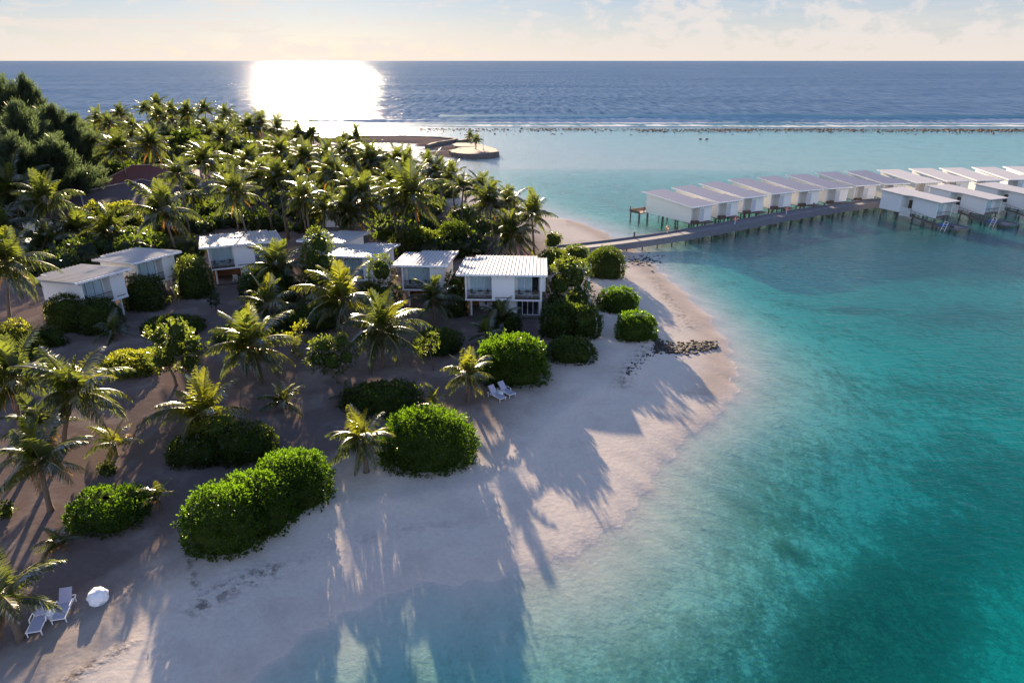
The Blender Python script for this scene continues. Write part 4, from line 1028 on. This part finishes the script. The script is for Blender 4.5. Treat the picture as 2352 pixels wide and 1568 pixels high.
# tiled roof buildings at the upper left
def hip_building(label, c, rz, L, Wd_, eave, ridge, mat, wallm):
    t = thing('tiled_building', label, 'building', c, rz, 'tiled buildings in the trees')
    mb = MB(); mb.box(-L/2+0.8, L/2-0.8, -Wd_/2+0.8, Wd_/2-0.8, -0.2, eave); part('wall', mb, M[wallm], t)
    mb = MB(); r = L/2-Wd_*0.45
    A, Bc, Cc, Dd = (-L/2, -Wd_/2, eave), (L/2, -Wd_/2, eave), (L/2, Wd_/2, eave), (-L/2, Wd_/2, eave); E1, E2 = (-r, 0, ridge), (r, 0, ridge)
    for f in ([A, Bc, E2, E1], [Bc, Cc, E2], [Cc, Dd, E1, E2], [Dd, A, E1], [Dd, Cc, Bc, A]): mb.face(f)
    rf = part('roof', mb, M[mat], t)
    mb = MB()
    for a, b in ((E1, E2), (E1, A), (E2, Bc), (E2, Cc), (E1, Dd)):
        a, b = Vector(a), Vector(b); mb.tube([a+Vector((0, 0, 0.06)), b+Vector((0, 0, 0.06))], 0.14, 6)
    part('ridge_tile', mb, M['tile_ridge'], rf)
    mb = MB()
    for i in range(6):
        x = -L/2+1.6+(L-3.2)*i/5; mb.box(x-0.5, x+0.5, -Wd_/2+0.76, -Wd_/2+0.797, 1.0, 2.2)
    part('shutters', mb, M['darkwood'], t)
M['tile_ridge'] = plain('mortar_ridge', (0.30, 0.24, 0.22), 0.9, 0.2, 2)
ra, rb = at(160, 447, 6.6), at(345, 409, 6.6)
mid = (ra+rb)/2; d = rb-ra
hip_building('long building with a dark weathered tile roof', Vector((mid.x, mid.y, 0.8)), atan2(d.y, d.x), d.length+10, 16, 2.6, 5.8, 'tile_dark', 'cream')
c = at(365, 393, 5.5); hip_building('building with a faded red tile roof among palms', Vector((c.x, c.y, 0.8)), R(8), 22, 13, 3.0, 6.0, 'tile_red', 'cream')
c = at(222, 328, 7.5); hip_building('distant red roof between casuarinas and palms', Vector((c.x, c.y, 0.8)), R(5), 16, 14, 4.0, 8.0, 'tile_red', 'cream')

# ------------------------------------------------------------------ overwater villas and jetty
def zc3(x, y): return ((2200+x/1.4335)/1.6327, (300+y/1.4335)/1.6327)
def zc(x, y): return ((3070+x/3.0545)/1.6327, (600+y/3.0545)/1.6327)
def zb(x, y): return ((2300+x/3.0545)/1.6327, (600+y/3.0545)/1.6327)
DZ = 1.6
def pile(parent, x, y, top, bot=-3.4, r=0.13):
    mb = MB(); mb.tube([(x, y, bot), (x, y, top)], r, 7); return part('pile', mb, M['pile'], parent)
def water_villa():
    t = thing('overwater_villa', 'x', 'villa', (0, 0, DZ), 0, 'villas on the seaward side of the jetty')
    L = 11.2; Wb, Wf = 4.7, 5.3
    zf = lambda y: 2.75+0.068*y
    top = lambda x, y: zf(y)-0.02
    mb = MB()
    mb.prism([(0, 1.5), (2.25, 1.5), (2.25, 0), (Wf, 0), (Wf, 3.6), (Wb, 3.6), (Wb, L), (0, L)], -0.12, top)
    mb.m = 1
    mb.box(0, 0.14, 0, 1.498, -0.12, 0, top)
    wl = part('wall', mb, [M['cream'], M['cream']], t)
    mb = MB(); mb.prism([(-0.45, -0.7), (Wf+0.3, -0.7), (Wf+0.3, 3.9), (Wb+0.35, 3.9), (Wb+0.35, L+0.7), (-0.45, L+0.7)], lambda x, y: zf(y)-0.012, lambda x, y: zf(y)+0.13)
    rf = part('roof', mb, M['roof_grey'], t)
    mb = MB(); mb.prism([(-0.51, -0.72), (-0.451, -0.72), (-0.451, L+0.72), (-0.51, L+0.72)], lambda x, y: zf(y)-0.05, lambda x, y: zf(y)+0.17)
    mb.box(-0.45, Wf+0.3, -0.76, -0.702, zf(-.7)-0.05, zf(-.7)+0.15); part('fascia', mb, M['white_trim'], rf)
    mb = MB()
    for i in range(9):
        x = 0.3+i*0.6; mb.prism([(x-0.05, -0.68), (x+0.05, -0.68), (x+0.05, -0.02), (x-0.05, -0.02)], lambda a, b: zf(b)-0.17, lambda a, b: zf(b)-0.015)
    part('rafter', mb, M['rail_dark'], rf)
    mb = MB(); mb.box(2.35, 3.3, -0.05, -0.004, 0.0, 2.1); dr = part('door', mb, M['door_grey'], t)
    mb = MB(); mb.box(3.16, 3.22, -0.09, -0.052, 0.98, 1.1); part('handle', mb, M['metal'], dr)
    mb = MB(); mb.box(0.5, 0.58, 1.44, 1.498, 1.25, 1.33); mb.box(0.9, 0.98, 1.44, 1.498, 1.25, 1.33); mb.box(1.7, 1.76, 1.44, 1.498, 1.4, 1.55); part('wall_hooks', mb, M['metal'], t)
    for (y0, y1, x) in ((6.2, 7.4, Wb), (8.6, 9.8, Wb)):
        mb = MB(); mb.box(x-0.01, x+0.03, y0, y1, 0.9, 2.3); w = part('window', mb, M['white_trim'], t)
        mb = MB(); mb.box(x+0.031, x+0.036, y0+0.07, y1-0.07, 0.97, 2.23); part('pane', mb, M['pane_dark'], w)
    mb = MB(); mb.box(-0.1, 2.2, -0.9, 1.49, -0.22, -0.125); mb.box(2.2, 4.6, -1.7, -0.06, -0.22, -0.125); part('entry_deck', mb, M['deck_wood'], t)
    mb = MB(); mb.box(-0.15, 1.2, -1.0, -0.55, 0.30, 0.38); mb.box(-0.15, -0.05, -1.0, -0.55, -0.12, 0.298); mb.box(1.1, 1.2, -1.0, -0.55, -0.12, 0.298); mb.box(-0.15, 1.2, -1.06, -1.01, -0.12, 0.36); part('bench', mb, M['darkwood'], t)
    mb = MB(); mb.box(-1.5, 3.2, L+0.02, L+2.8, -0.3, -0.16); part('sun_deck', mb, M['deck_wood'], t)
    mb = MB()
    for (a, b, c2, d2) in ((-1.5, 3.2, L+2.74, L+2.8), (-1.5, -1.44, L+0.02, L+2.74), (3.14, 3.2, L+0.02, L+2.74)): mb.box(a, b, c2, d2, -0.159, 0.16)
    mb.box(-1.5, -1.35, L+2.6, L+2.75, -0.159, 0.8); mb.box(-0.4, -0.25, L+0.05, L+0.2, -0.159, 0.9)
    part('deck_kerb', mb, M['darkwood'], t)
    for x, y in ((0.25, 0.4), (0.25, 3.6), (0.25, 7.0), (0.25, L-0.4), (Wb-0.3, 0.4), (Wb-0.3, 3.6), (Wb-0.3, 7), (Wb-0.3, L-0.4), (-1.35, L+2.6), (-1.35, L+0.3), (1.0, L+2.6), (3.0, L+2.6), (0.2, -0.7), (1.1, -0.8)):
        pile(t, x, y, -0.125 if y < L else -0.305)
    return t
M['door_grey'] = plain('grey_door', (0.52, 0.53, 0.55), 0.5, 0.04, 2)
M['pane_dark'] = plain('dark_pane', (0.04, 0.05, 0.06), 0.08, 0.1, 2)
FLp = [(570, 688), (715, 662), (850, 637), (1000, 615), (1148, 600), (1300, 587), (1450, 572), (1605, 563), (1775, 555), (1940, 547), (2100, 543), (2270, 538)]
BLp = [(287, 603), (447, 580), (600, 555), (752, 540), (905, 524), (1062, 513), (1218, 500), (1378, 491), (1553, 484), (1718, 478), (1893, 474), (2070, 472), (2255, 472)]
fl = [at(*zc3(*p), DZ+2.75) for p in FLp]; bl = [at(*zc3(*p), DZ+3.55) for p in BLp]
fl.append(fl[-1]+(fl[-1]-fl[-3])*0.5); fl.append(fl[-1]+(fl[-1]-fl[-2])); bl.append(bl[-1]+(bl[-1]-bl[-2]))
az = [atan2(b.x-f.x, b.y-f.y) for f, b in zip(fl, bl)]
co = np.polyfit(range(len(az)), az, 2)
proto = water_villa(); pale = None
for i in range(14):
    # smooth row; roof corner is 0.45 left of and 0.7 ahead of the wall corner
    a = float(np.polyval(co, min(i, 12)))
    ey = Vector((sin(a), cos(a), 0)); ex = Vector((cos(a), -sin(a), 0))
    p = fl[i]+ex*0.45+ey*0.7
    lab = f'{ORD[i]} overwater villa from the beach in the long seaward row'
    if i == 0:
        proto.location = (p.x, p.y, DZ); proto.rotation_euler = (0, 0, -a); proto['label'] = lab
    else:
        v = dup(proto, (p.x, p.y, DZ), -a, lab)
        if i >= 8:  # farther roofs take the lighter colour that stands in for sheen
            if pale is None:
                pale = [c for c in v.children if c.name.startswith('roof')][0].data.copy(); pale.materials[0] = M['roof_sheen']
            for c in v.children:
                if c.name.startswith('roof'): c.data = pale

def lagoon_villa():
    t = thing('overwater_villa', 'x', 'villa', (0, 0, DZ), 0, 'villas on the lagoon side of the jetty')
    L = 11.0; zf = lambda y: 2.75+0.05*y; top = lambda x, y: zf(y)-0.02; Wv = 4.1
    mb = MB()
    mb.prism([(0, 1.0), (Wv-0.15, 1.0), (Wv-0.15, 0), (Wv, 0), (Wv, L), (-1.0, L), (-1.0, 6.6), (0.9, 6.6), (0.9, 5.0), (0, 5.0)], -0.12, top)
    part('wall', mb, M['white'], t)
    mb = MB(); mb.box(0, 0.12, 0, 0.998, -0.12, 0, top); part('side_wall', mb, M['white'], t)
    mb = MB(); mb.prism([(-0.5, -0.8), (Wv+0.5, -0.8), (Wv+0.5, L+0.5), (-1.35, L+0.5), (-1.35, 6.3), (-0.5, 4.9)], lambda x, y: zf(y)-0.012, lambda x, y: zf(y)+0.16)
    rf = part('roof', mb, M['roof_white'], t)
    mb = MB()
    for i in range(6):
        x = 0.2+i*0.75; mb.prism([(x-0.05, -0.75), (x+0.05, -0.75), (x+0.05, 0.9), (x-0.05, 0.9)], lambda a, b: zf(b)-0.16, lambda a, b: zf(b)-0.015)
    part('rafter', mb, M['rail_dark'], rf)
    window(t, 0.5, 2.9, 0.97, 0.02, 2.15, 3, curtain=True)
    mb = MB(); mb.box(0.14, Wv-0.16, 0.02, 0.99, -0.11, 0.0); part('balcony_floor', mb, M['deck_wood'], t)
    railing(t, 0.15, Wv-0.2, 0.04, 0.0, 0.9)
    mb = MB(); mb.box(0.875, 0.897, 5.2, 6.4, 0, 2.1); part('door', mb, M['darkwood'], t)
    mb = MB()
    for i in range(15): mb.box(-1.0+0.002, -0.96, 4.4+i*0.145, 4.48+i*0.145, -0.5, 0.9)
    mb.box(-1.06, -1.001, 4.35, 6.55, 0.85, 0.95); mb.box(-1.06, -1.001, 4.35, 6.55, -0.55, -0.42); part('screen', mb, M['white_trim'], t)
    mb = MB(); mb.prism([(-0.98, 6.4), (-0.98, -1.0), (-0.1, -1.0), (-0.1, 6.4)][::-1], lambda x, y: -0.24+(min(0, y-5.2))*0.14, lambda x, y: -0.12+(min(0, y-5.2))*0.14)
    part('ramp', mb, M['deck_wood'], t)
    rl = MB(); zr = lambda y: -0.12+(min(0, y-5.2))*0.14
    for k in range(7):
        y = 4.2-k*0.85; rl.box(-0.98, -0.93, y, y+0.05, zr(y), zr(y)+0.9)
    for dz in (0.45, 0.88): rl.prism([(-0.985, -0.9), (-0.93, -0.9), (-0.93, 4.25), (-0.985, 4.25)], lambda x, y: zr(y)+dz-0.03, lambda x, y: zr(y)+dz+0.02)
    part('ramp_railing', rl, M['rail_dark'], t)
    pf = MB(); pz = -1.0
    pf.box(-1.0, 3.2, -2.2, -1.0, pz-0.12, pz); pf.box(-1.0, -0.55, -5.0, -2.203, pz-0.12, pz); pf.box(2.75, 3.2, -5.0, -2.203, pz-0.12, pz); pf.box(-0.548, 2.748, -5.0, -4.6, pz-0.12, pz)
    part('platform', pf, M['deck_side'], t)
    nt = MB(); nt.box(-0.545, 2.745, -4.597, -2.206, pz-0.09, pz-0.06); part('net', nt, M['pane_dark'], t)
    bm_ = MB(); bm_.box(-0.7, 0.9, -2.1, -1.1, pz+0.003, pz+0.12); part('sun_mat', bm_, M['blue_board'], t)
    ld = MB()
    for sx in (-1.45, -2.05):
        pass
    for sy in (-2.6, -3.3): ld.tube([(-2.0, sy, -2.4), (-1.02, sy, pz+0.9)], 0.05, 6)
    for k in range(6): ld.tube([(-1.9+0.15*k, -2.6, -2.1+0.42*k), (-1.9+0.15*k, -3.3, -2.1+0.42*k)], 0.035, 5)
    part('ladder', ld, M['white_trim'], t)
    for x, y in ((0.3, 0.3), (Wv-0.3, 0.3), (0.3, 4.6), (Wv-0.3, 5), (-0.7, 7), (-0.7, L-0.4), (Wv-0.3, L-0.4)): pile(t, x, y, -0.125)
    for x, y in ((-0.8, -1.2), (3.0, -1.2), (-0.8, -4.8), (3.0, -4.8), (-0.6, 1.5), (-0.6, 4.0)): pile(t, x, y, pz-0.125)
    return t
pr2 = lagoon_villa()
f1 = at(*zc(1335, 670), DZ-0.1)
for i, (p, a) in enumerate([(f1, -24), (at(*zc(1890, 628), DZ-0.1), -22), (at(*zc(1890, 628), DZ-0.1)+Vector((10.6, 2.6, 0)), -20)]):
    lab = ['lagoon-side overwater villa at the end of the visible jetty', 'middle lagoon-side overwater villa with a sunlit ladder', 'lagoon-side overwater villa cut by the right edge'][i]
    if i == 0: pr2.location = (p.x, p.y, DZ); pr2.rotation_euler = (0, 0, R(-a)); pr2['label'] = lab
    else: dup(pr2, (p.x, p.y, DZ), R(-a), lab)

# jetty: curved deck, fascias, piles
JZ = 1.45
far_e = [at(*p, JZ) for p in [(1285, 568), (1330, 562), (1415, 550)]]+[at(*zb(*p), JZ) for p in [(350, 878), (700, 820), (1200, 732), (1700, 645), (2352, 540)]]
near_e = [at(*p, JZ) for p in [(1290, 575), (1345, 569), (1420, 562)]]+[at(*zb(*p), JZ) for p in [(350, 935), (700, 876), (1200, 790), (1700, 700), (2352, 582)]]
def poly_smooth(pts, n):
    pts = [Vector(p) for p in pts]; out = []
    d = [0]
    for a, b in zip(pts[:-1], pts[1:]): d.append(d[-1]+(b-a).length)
    dx = np.polyfit(d, [p.x for p in pts], 4); dy = np.polyfit(d, [p.y for p in pts], 4)
    return [Vector((float(np.polyval(dx, s)), float(np.polyval(dy, s)), JZ)) for s in np.linspace(0, d[-1], n)]
mid = poly_smooth([(a+b)/2 for a, b in zip(far_e, near_e)], 60)
ext = mid[-1]-mid[-6]
for k in range(1, 60):                                   # the jetty runs on behind the front villas
    ang = -0.006*k; e = Vector((ext.x*cos(ang)-ext.y*sin(ang), ext.x*sin(ang)+ext.y*cos(ang), 0)); mid.append(mid[-1]+e*0.2)
jt = thing('jetty', 'long curved grey timber jetty on dark piles', 'jetty', (0, 0, 0))
hw = 1.25; Lf = []; Rt = []
for i, p in enumerate(mid):
    d = (mid[min(i+1, len(mid)-1)]-mid[max(i-1, 0)]).normalized(); n = Vector((-d.y, d.x, 0)); Lf.append(p+n*hw); Rt.append(p-n*hw)
n = len(mid); me = bpy.data.meshes.new('deck')
me.from_pydata([tuple(p) for p in Lf]+[tuple(p) for p in Rt], [], [(i, n+i, n+i+1, i+1) for i in range(n-1)])
me.materials.append(M['deck']); uv = me.uv_layers.new(name='UVMap'); s = [0.0]
for i in range(1, n): s.append(s[-1]+(mid[i]-mid[i-1]).length)
for lp in me.loops:
    vi = lp.vertex_index; uv.data[lp.index].uv = (s[vi % n], 0.0 if vi < n else 2*hw)
link('deck', me, jt)
def strip(E, off, z0, z1, th):
    mb = MB(); k = len(E)
    for i in range(k):
        d = (E[min(i+1, k-1)]-E[max(i-1, 0)]).normalized(); nn = Vector((-d.y, d.x, 0))*off
        a = E[i]+nn*1.0; b = E[i]+nn*1.0+nn.normalized()*th*(1 if off >= 0 else 1)
        mb.v += [(a.x, a.y, z0), (b.x, b.y, z0), (b.x, b.y, z1), (a.x, a.y, z1)]
    for i in range(k-1):
        for j in range(4):
            mb.f.append((4*i+j, 4*(i+1)+j, 4*(i+1)+(j+1) % 4, 4*i+(j+1) % 4)); mb.mi.append(0)
    mb.f.append((0, 1, 2, 3)); mb.f.append((4*k-4, 4*k-3, 4*k-2, 4*k-1)); mb.mi += [0, 0]
    return mb
part('fascia', strip(Rt, -0.004, JZ-0.95, JZ+0.10, 0.12), M['deck_side'], jt)
part('fascia', strip(Lf, 0.004, JZ-0.6, JZ+0.22, 0.12), M['deck_side'], jt)
part('beam', strip(mid, 0.001, JZ-0.35, JZ-0.02, 0.3), M['darkwood'], jt)
for i in range(2, n-1, 3):
    for q in (Lf[i].lerp(mid[i], 0.2), Rt[i].lerp(mid[i], 0.2)):
        if ground_z(q.x, q.y) > JZ-0.6: continue
        pile(jt, q.x, q.y, JZ-0.08, min(-0.3, ground_z(q.x, q.y)-0.4), 0.12)
for i, (px, lab) in enumerate([((620, 840), 'orange lifebuoy on a post near the beach end of the jetty'), ((1395, 735), 'orange lifebuoy on a post midway along the jetty'), ((1985, 618), 'orange lifebuoy on a post near the far bend of the jetty')]):
    q = at(*zb(*px), JZ); t = thing('lifebuoy_stand', lab, 'lifebuoy', (q.x, q.y, JZ), R(20), 'lifebuoys along the jetty')
    mb = MB(); mb.box(-0.04, 0.04, 0.06, 0.14, 0, 1.25); part('post', mb, M['white_trim'], t)
    mb = MB(); ring = [(0.30*cos(k*pi/8), 0, 0.95+0.30*sin(k*pi/8)) for k in range(17)]; mb.tube(ring, 0.07, 7, False); part('ring', mb, M['orange'], t)
# lamp posts standing along the jetty edge (short bollards)
for i, k in enumerate(range(14, 60, 9)):
    q = Lf[k]; t = thing('bollard_light', f'{ORD[i]} dark bollard from the beach along the jetty edge', 'bollard', (q.x, q.y, JZ+0.2), 0, 'bollards on the jetty')
    mb = MB(); mb.lathe([(0.13, 0), (0.13, 0.65)], 8); part('body', mb, M['rail_dark'], t)
    mb = MB(); mb.lathe([(0.16, 0.652), (0.16, 0.72), (0.05, 0.78)], 8); part('cap', mb, M['rail_dark'], t)

# ------------------------------------------------------------------ beach furniture
def lounger(label, loc, rz, cloth='mauve_cloth', group='sun loungers on the sand', back=48):
    """head at +y, foot at -y, adjustable back"""
    t = thing('sun_lounger', label, 'sun lounger', loc, rz, group); b = R(back); w = 0.33; zb_ = 0.33
    f = MB()
    for sx in (-w, w):
        f.tube([(sx, -0.95, zb_), (sx, 0.25, zb_), (sx, 0.85, zb_-0.02)], 0.03, 6)
    for y in (-0.95, 0.25, 0.85): f.tube([(-w, y, zb_), (w, y, zb_)], 0.025, 6)
    part('frame', f, M['white_plastic'], t)
    s = MB(); s.box(-w+0.02, w-0.02, -0.93, 0.22, zb_+0.01, zb_+0.045); part('seat', s, M[cloth], t)
    k = MB(); L = 0.80; n = Vector((0, -sin(b), cos(b))); d = Vector((0, cos(b), sin(b))); p0 = Vector((0, 0.25, zb_+0.035))
    q = [p0+Vector((sx, 0, 0))+d*(L*e)+n*o for o in (0, 0.035) for sx, e in ((-w+0.02, 0), (w-0.02, 0), (w-0.02, 1), (-w+0.02, 1))]
    k.v = [tuple(v) for v in q]; k.f = [(3, 2, 1, 0), (4, 5, 6, 7), (0, 1, 5, 4), (1, 2, 6, 5), (2, 3, 7, 6), (3, 0, 4, 7)]; k.mi = [0]*6
    part('backrest', k, M[cloth], t)
    for sx in (-w-0.05, w+0.05):
        a = MB(); a.tube([(sx, -0.25, zb_), (sx, -0.2, zb_+0.2), (sx, 0.28, zb_+0.22), (sx, 0.36, zb_)], 0.028, 6); part('armrest', a, M['white_plastic'], t)
    for sx in (-w, w):
        for y in (-0.85, 0.7):
            a = MB(); a.tube([(sx, y, -0.03), (sx, y, zb_-0.02)], 0.03, 6); part('leg', a, M['white_plastic'], t)
    return t
def side_table(label, loc, r=0.26, hh=0.42):
    t = thing('side_table', label, 'side table', loc, 0, 'drum tables between loungers')
    mb = MB(); mb.lathe([(r*0.72, -0.02), (r*0.95, 0.1), (r, 0.22), (r*0.92, hh-0.06)], 16); part('body', mb, M['white_plastic'], t, True)
    mb = MB(); mb.lathe([(r*0.98, hh-0.059), (r, hh-0.03), (r*0.9, hh)], 16); part('table_top', mb, M['white_plastic'], t)
    return t
def beach_set(pl, rz, s, labs):
    out = []
    for (px, py), lab in zip(pl, labs):
        p = on_ground(px, py); p.z += 0.02
        if lab.startswith('white drum'): side_table(lab, p)
        else: lounger(lab, p, rz)
beach_set([(95, 1432), (150, 1404), (121, 1418)], R(14), 1, ['mauve sun lounger under the leaning palm frond', 'mauve sun lounger right of the white drum table near the cover', 'white drum table between the two mauve loungers in the sun'])
beach_set([(1140, 914), (1162, 905), (1150, 910)], R(42), 1, ['pale sun lounger nearest the palm beside the round bush', 'pale sun lounger nearest the largest round bush', 'white drum table between the two loungers by the round bush'])
# heap under a white cover
p = on_ground(228, 1380); t = thing('bean_bag', 'round white cloth-covered bean bag alone on the sand', 'bean bag', p)
mb = MB(); nu, nv = 28, 12
for j in range(nv):
    th = pi*0.60*(1-j/(nv-1))+0.02
    for i in range(nu):
        a = 2*pi*i/nu; f = 1+0.06*sin(7*a+5*th)+0.05*sin(4*a-6*th)+0.04*mnoise.noise((cos(a)*3, sin(a)*3, th*4))
        mb.v.append((0.52*sin(th)**0.8*cos(a)*f, 0.52*sin(th)**0.8*sin(a)*f, 0.26+(0.52*cos(th))*(1+0.14*sin(3*a+1)*sin(th))+0.05*abs(sin(4*a+3*th))*sin(th)+0.03*mnoise.noise((cos(a)*5, sin(a)*5, th*6))))
for j in range(nv-1):
    for i in range(nu): mb.f.append((j*nu+i, j*nu+(i+1) % nu, (j+1)*nu+(i+1) % nu, (j+1)*nu+i)); mb.mi.append(0)
mb.f.append(tuple((nv-1)*nu+i for i in range(nu))); mb.mi.append(0)
part('cover', mb, M['white_cloth'], t, True)
mb = MB(); mb.lathe([(0.40, -0.04), (0.46, 0.02), (0.46, 0.07)], 20); part('base', mb, M['white_cloth'], t)
# loungers standing by the villas, backs to the viewer
for (px, py, rz, lab) in [(282, 712, R(200), 'white lounger below the leftmost villa post'), (402, 668, R(205), 'white lounger below the villa between olive bushes'), (545, 645, R(185), 'white lounger in front of the grove villa wall'), (1122, 716, R(160), 'white lounger on the terrace of the nearest villa')]:
    p = on_ground(px, py); lounger(lab, p, rz, 'white_plastic', 'white loungers beside the villas', 60)
# garden lamp post
p = on_ground(1349, 712); zt = hz(1351, 641, p.y); t = thing('lamp_post', 'thin green lamp post beside the tall shrub mass', 'lamp post', p)
mb = MB(); mb.tube([(0, 0, -0.1), (0, 0, zt-p.z-0.3)], 0.05, 6); part('pole', mb, M['green_paint'], t)
mb = MB(); mb.lathe([(0.06, 0), (0.15, 0.08), (0.15, 0.30), (0.05, 0.38)], 8, (0, 0, zt-p.z-0.3)); part('lamp_head', mb, M['white_trim'], t)
# low pillows under the nearest villa
for i, (x, lab) in enumerate([(1.6, 'round white cushion chair under the nearest villa, left one'), (2.5, 'round white cushion chair under the nearest villa, right one')]):
    q = MA @ Vector((x, 3.0, 0.06)); t = thing('cushion_chair', lab, 'chair', q, 0, 'cushion chairs under the villa')
    mb = MB(); mb.lathe([(0.25, 0), (0.36, 0.15), (0.33, 0.32), (0.1, 0.36)], 12); part('seat', mb, M['white_cloth'], t, True)
    mb = MB(); mb.box(-0.32, 0.32, 0.30, 0.42, 0.30, 0.72); part('backrest', mb, M['white_cloth'], t)

# ------------------------------------------------------------------ light, sky, camera
sun = bpy.data.lights.new('sun', 'SUN'); sun.energy = 5.0; sun.angle = R(0.55); sun.color = (1.0, 0.79, 0.56)
so = bpy.data.objects.new('sun', sun); C.objects.link(so)
dirv = Vector((sin(SUN_AZ)*cos(SUN_EL), cos(SUN_AZ)*cos(SUN_EL), sin(SUN_EL)))
so.rotation_euler = dirv.to_track_quat('Z', 'Y').to_euler(); so.location = dirv*100
w = bpy.data.worlds.new('World'); scene.world = w; w.use_nodes = True
nt = w.node_tree; nt.nodes.clear()
class WT(NT):
    def __init__(s): s.t = nt; s.out = nt.nodes.new('ShaderNodeOutputWorld')
wt = WT()
sky = wt.n('TexSky', {'sky_type': 'NISHITA', 'sun_disc': False, 'sun_elevation': SUN_EL, 'sun_rotation': SUN_AZ % (2*pi), 'altitude': 30.0, 'air_density': 1.0, 'dust_density': 0.6, 'ozone_density': 1.6})
g = wt.n('TexCoord').outputs['Generated']
sep = wt.n('SeparateXYZ', Vector=g); X_, Y_, Z_ = sep.outputs
def wmap(vec, sc):
    mp = nt.nodes.new('ShaderNodeMapping'); mp.inputs['Scale'].default_value = sc; wt.set(mp.inputs[0], vec); return mp.outputs[0]
n1 = wt.noise(wmap(g, (7, 7, 60)), 1.0, 7.0, 0.62, 0.6)          # streaky cirrus
n2 = wt.noise(wmap(g, (26, 26, 48)), 1.0, 7.0, 0.6, 0.2)         # cumulus heads
cir = wt.ramp(n1, [(0.46, 0.0), (0.60, 1.0)])
left = wt.math('MULTIPLY', wt.ramp(wt.math('ADD', wt.math('MULTIPLY', X_, 0.5), 0.5), [(0.30, 1.0), (0.52, 0.25)]), wt.ramp(Z_, [(0.004, 0.0), (0.03, 1.0), (0.12, 1.0), (0.3, 0.3)]))
cir = wt.math('MULTIPLY', cir, left)
low = wt.ramp(Z_, [(0.0, 0.62), (0.018, 0.46), (0.035, 0.36), (0.08, 0.30), (0.2, 0.1)])
right = wt.ramp(wt.math('ADD', wt.math('MULTIPLY', X_, 0.5), 0.5), [(0.45, 0.0), (0.62, 0.10)])
cum = wt.ramp(wt.math('ADD', n2, wt.math('SUBTRACT', wt.math('ADD', low, right), 0.42)), [(0.48, 0.0), (0.60, 1.0)])
base = wt.mix(1.0, sky.outputs[0], (0.84, 0.95, 1.25), 'MULTIPLY')
low_c = wt.ramp(Z_, [(0.0, (3.9, 3.45, 2.95)), (0.03, (3.2, 3.2, 3.1)), (0.075, (2.1, 2.65, 3.25)), (0.13, (2.1, 2.5, 3.6)), (0.25, (1.7, 2.2, 3.6))])
hazec = wt.mix(wt.ramp(Z_, [(0.0, 0.97), (0.10, 0.95), (0.22, 0.55), (0.5, 0.0)]), base, low_c)
c1 = wt.mix(wt.math('MULTIPLY', cir, 0.9), hazec, (4.2, 3.75, 3.4))
c2 = wt.mix(wt.math('MULTIPLY', cum, 0.6), c1, (4.3, 3.85, 3.6))
# bank added as unseen cloud light behind the viewer, brightens shaded walls
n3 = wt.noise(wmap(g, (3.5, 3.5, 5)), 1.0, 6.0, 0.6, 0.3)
fill_bank = wt.math('MULTIPLY', wt.ramp(wt.math('MULTIPLY', Y_, -1.0), [(0.05, 0.0), (0.45, 1.0)]), wt.ramp(Z_, [(0.0, 1.0), (0.22, 1.0), (0.45, 0.0)]))
fill_bank = wt.math('MULTIPLY', fill_bank, wt.ramp(n3, [(0.36, 0.25), (0.52, 1.0)]))
c2 = wt.mix(fill_bank, c2, (7.6, 8.6, 11.0))
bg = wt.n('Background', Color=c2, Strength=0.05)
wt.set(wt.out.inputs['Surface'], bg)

cam = bpy.data.cameras.new('camera'); cam.sensor_width = 36; cam.lens = 24.0; cam.clip_start = 0.1; cam.clip_end = 120000
co_ = bpy.data.objects.new('camera', cam); C.objects.link(co_); co_.location = (0, 0, H); co_.rotation_euler = (pi/2-PITCH, 0, 0)
scene.camera = co_
vs = scene.view_settings; vs.view_transform = 'Standard'; vs.look = 'None'; vs.gamma = 1.0; vs.exposure = 2.1; vs.use_curve_mapping = False
cy = scene.cycles; cy.max_bounces = 8; cy.transparent_max_bounces = 24; cy.diffuse_bounces = 3; cy.glossy_bounces = 3; cy.transmission_bounces = 3
cy.sample_clamp_indirect = 6.0; cy.use_denoising = True; cy.caustics_reflective = False; cy.caustics_refractive = False
